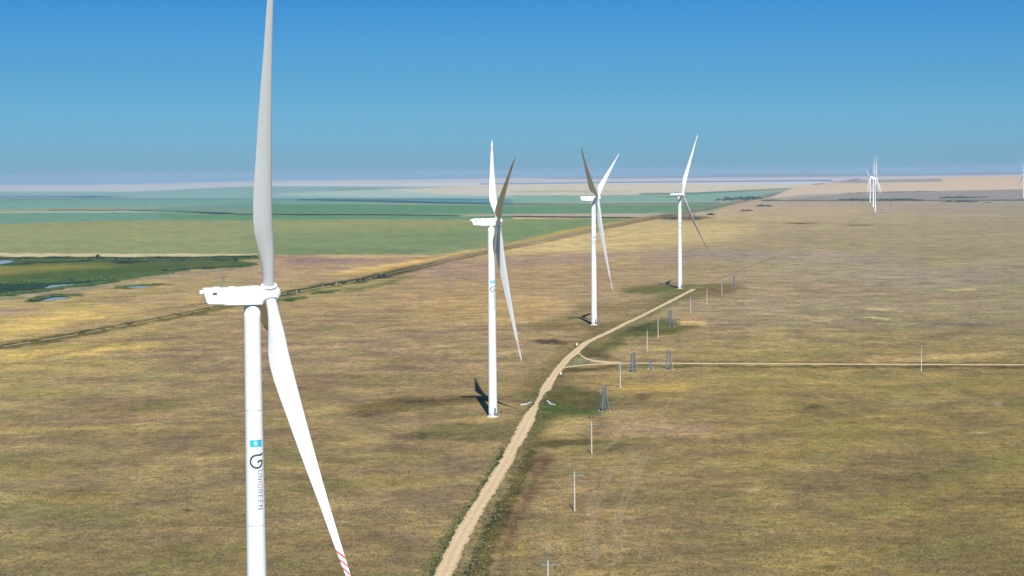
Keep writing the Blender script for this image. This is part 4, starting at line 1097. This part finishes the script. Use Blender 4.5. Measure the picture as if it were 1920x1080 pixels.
# reeds fringing the marsh
def reeds():
    rnd = random.Random(5); V = []; Fc = []
    lines = [([(-60,487),(330,486.5),(478,484)], 420, 1.4), ([(0,530),(100,527),(220,521),(330,510)], 420, 3.0), ([(0,553),(90,543),(200,528),(300,513)], 300, 1.5), ([(300,505),(380,501),(480,494)], 160, 1.5), ([(60,562),(100,555),(150,553)], 90, 1.2), ([(215,540),(290,533)], 70, 1.0), ([(585,551),(635,545)],60,0.8), ([(524,563),(570,559)],60,0.8)]
    for ln, n, dy in lines:
        for _ in range(n):
            x = rnd.uniform(ln[0][0], ln[-1][0]); y = along(ln, x) + rnd.uniform(-dy, dy); g = ground(x, y)
            r = rnd.uniform(1.2, 3.5); h = rnd.uniform(0.8, 2.2)
            for k in range(5):
                q = rnd.random()*6.28; p = g + Vector((math.cos(q)*r*rnd.random(), math.sin(q)*r*rnd.random(), -0.1)); s = rnd.uniform(0.4, 1.2)
                i = len(V); a = rnd.random()*3.14; d = Vector((math.cos(a), math.sin(a), 0))*s
                V += [p - d, p + d, p + Vector((d.y, -d.x, 0)), p + Vector((rnd.uniform(-.3,.3), rnd.uniform(-.3,.3), h))]; Fc += [(i, i+1, i+3), (i+1, i+2, i+3), (i+2, i, i+3)]
    o = from_py('reeds', V, Fc, M_REED); tag(o, 'Dark green reeds fringing the marsh and its ponds on the left', 'reeds', kind='stuff')
reeds()
# tussocks of dry grass and weeds on the road verges and the nearer plain
def tussocks():
    rnd = random.Random(9); V = []; Fc = []; mi = []
    def add(g, r, h, m):
        for k in range(3):
            i = len(V); q = rnd.random()*6.28; p = g + Vector((rnd.uniform(-r, r), rnd.uniform(-r, r), -0.05))
            V.extend([p + Vector((math.cos(q + t)*r*0.7, math.sin(q + t)*r*0.7, 0)) for t in (0, 2.1, 4.2)] + [p + Vector((rnd.uniform(-.1,.1), rnd.uniform(-.1,.1), h))])
            Fc.extend([(i, i+1, i+3), (i+1, i+2, i+3), (i+2, i, i+3)]); mi.extend([m]*3)
    for (a, b) in [(k, k+1) for k in range(1, len(main)-1)]:
        (l0, r0), (l1, r1) = main[a], main[b]
        w = abs(r0[0] - l0[0])
        for _ in range(int(20*abs(l0[1]-l1[1])/14) + 4):
            f = rnd.random(); y = l0[1] + (l1[1]-l0[1])*f; xl = l0[0] + (l1[0]-l0[0])*f; xr = r0[0] + (r1[0]-r0[0])*f
            for x in (xl - abs(rnd.gauss(0, w*0.35)), xr + abs(rnd.gauss(0, w*0.6))):
                add(ground(x, y), rnd.uniform(0.25, 0.6), rnd.uniform(0.25, 0.7), 0 if rnd.random() < 0.7 else 1)
    o = from_py('verge_weeds', V, Fc, None)
    o.data.materials.append(leaf_mat('verge_weed', (0.055, 0.068, 0.028), (0.10, 0.105, 0.045))); o.data.materials.append(simple('dry_grass', (0.17, 0.135, 0.06), 0.9, var=0.25))
    o.data.polygons.foreach_set('material_index', mi)
    tag(o, 'Low green and straw weeds along both verges of the dirt road', 'weeds', kind='stuff')
tussocks()

# grass tussocks over the nearer plain, thinning out with distance
def plain_grass():
    r = np.random.default_rng(21); n = 90000
    px = r.uniform(-140, 2060, n); py = 660 + 520*np.sqrt(r.random(n))
    # clustered: keep more where the value noise is high
    keep = vnoise(px/30, py/9, 61) + 0.7*vnoise(px/9, py/3, 62) + r.normal(0, 0.5, n) > 0.1
    ys = np.array([e_[0][1] for e_ in main][::-1], float); xl = np.array([e_[0][0] for e_ in main][::-1], float); xr = np.array([e_[1][0] for e_ in main][::-1], float)
    keep &= ~((px > np.interp(py, ys, xl) - 2) & (px < np.interp(py, ys, xr) + 2))
    keep &= ~((np.abs(py - 684) < 7) & (px > 1040))
    px, py = px[keep], py[keep]; n = len(px)
    X = px - 960.0; Y = py - 540.0; u = cR*X - sR*Y; v = sR*X + cR*Y
    dy = F*cP - v*sP; dz = -F*sP - v*cP; t = -H/dz
    gx, gy = u*t, dy*t; gz = hfun(gx, gy)
    rad = r.uniform(0.18, 0.50, n); h = r.uniform(0.15, 0.5, n)*(0.6 + rad); q = r.uniform(0, 6.28, n)
    V = np.zeros((n, 5, 3))
    for k in range(4):
        rr = rad*r.uniform(0.7, 1.3, n)
        V[:, k, 0] = gx + np.cos(q + k*1.571)*rr; V[:, k, 1] = gy + np.sin(q + k*1.571)*rr; V[:, k, 2] = gz - 0.02
    V[:, 4, 0] = gx + r.normal(0, 0.1, n); V[:, 4, 1] = gy + r.normal(0, 0.1, n); V[:, 4, 2] = gz + h
    base = (np.arange(n)*5)[:, None, None]; tri = np.array([[0,1,4],[1,2,4],[2,3,4],[3,0,4]])[None]
    Fc = (base + tri).reshape(-1)
    me = bpy.data.meshes.new('grass_tussocks')
    me.vertices.add(n*5); me.vertices.foreach_set('co', V.astype(np.float32).ravel())
    me.loops.add(len(Fc)); me.loops.foreach_set('vertex_index', Fc.astype(np.int32))
    me.polygons.add(n*4); me.polygons.foreach_set('loop_start', (np.arange(n*4)*3).astype(np.int32))
    mi = r.choice([0, 1, 2], n, p=[0.42, 0.33, 0.25]); me.polygons.foreach_set('material_index', np.repeat(mi, 4).astype(np.int32))
    me.update(calc_edges=True)
    for nm, c in (('straw_grass', (0.165, 0.135, 0.075)), ('olive_grass', (0.105, 0.098, 0.045)), ('brown_stems', (0.095, 0.075, 0.045))):
        me.materials.append(simple(nm, c, 0.95, var=0.3, scale=0.3, spec=0.05))
    o = bpy.data.objects.new('grass_tussocks', me); COL.objects.link(o)
    tag(o, 'Dry straw and olive grass tussocks scattered over the nearer plain', 'grass', kind='stuff')
plain_grass()

# ------------------------------------------------------------------ hills beyond the plain, on the right
def hills():
    xs = np.linspace(1020, 2700, 240); V = []; Fc = []
    D0 = 43000.0; r = np.random.default_rng(3)
    ph = r.uniform(0, 6.28, 6)
    for i, px in enumerate(xs):
        p = at_depth(px, 325, D0)
        env = min(1, max(0, (px - 1040)/420.0))
        hgt = env*(52 + 16*math.sin(px/160.0 + ph[0]) + 10*math.sin(px/57.0 + ph[1]) + 6*math.sin(px/21.0 + ph[2]))
        V += [(p.x, D0 - 4000, -1), (p.x*1.03, D0 - 1500, hgt*0.5 + 2), (p.x*1.06, D0 + 500, hgt + 4), (p.x*1.15, D0 + 5000, hgt*0.6), (p.x*1.2, D0 + 9000, -5)]
    for i in range(len(xs) - 1):
        for k in range(4): a = i*5 + k; Fc.append((a, a+5, a+6, a+1))
    o = from_py('hill_range', V, Fc, simple('far_hillside', (0.16, 0.13, 0.10), 0.95, var=0.25, scale=0.0008), None, True)
    if o.data.polygons[0].normal.z < 0: o.data.flip_normals()
    tag(o, kind='structure')
hills()

# ------------------------------------------------------------------ the air
def haze():
    bm = bmesh.new(); bm_box(bm, (-62000, -61000, -1.5), (62000, 56000, 188.0)); bmesh.ops.recalc_face_normals(bm, faces=bm.faces)
    m = bpy.data.materials.new('haze_air'); m.use_nodes = True; nt = m.node_tree; nt.nodes.clear()
    pv = nt.nodes.new('ShaderNodeVolumePrincipled'); o = nt.nodes.new('ShaderNodeOutputMaterial')
    pv.inputs['Color'].default_value = (0.54, 0.79, 1.0, 1); pv.inputs['Density'].default_value = HAZE_SIGMA
    pv.inputs['Anisotropy'].default_value = 0.0
    nt.links.new(pv.outputs[0], o.inputs['Volume'])
    ob = from_bm('haze', bm, m); tag(ob, kind='stuff')
haze()
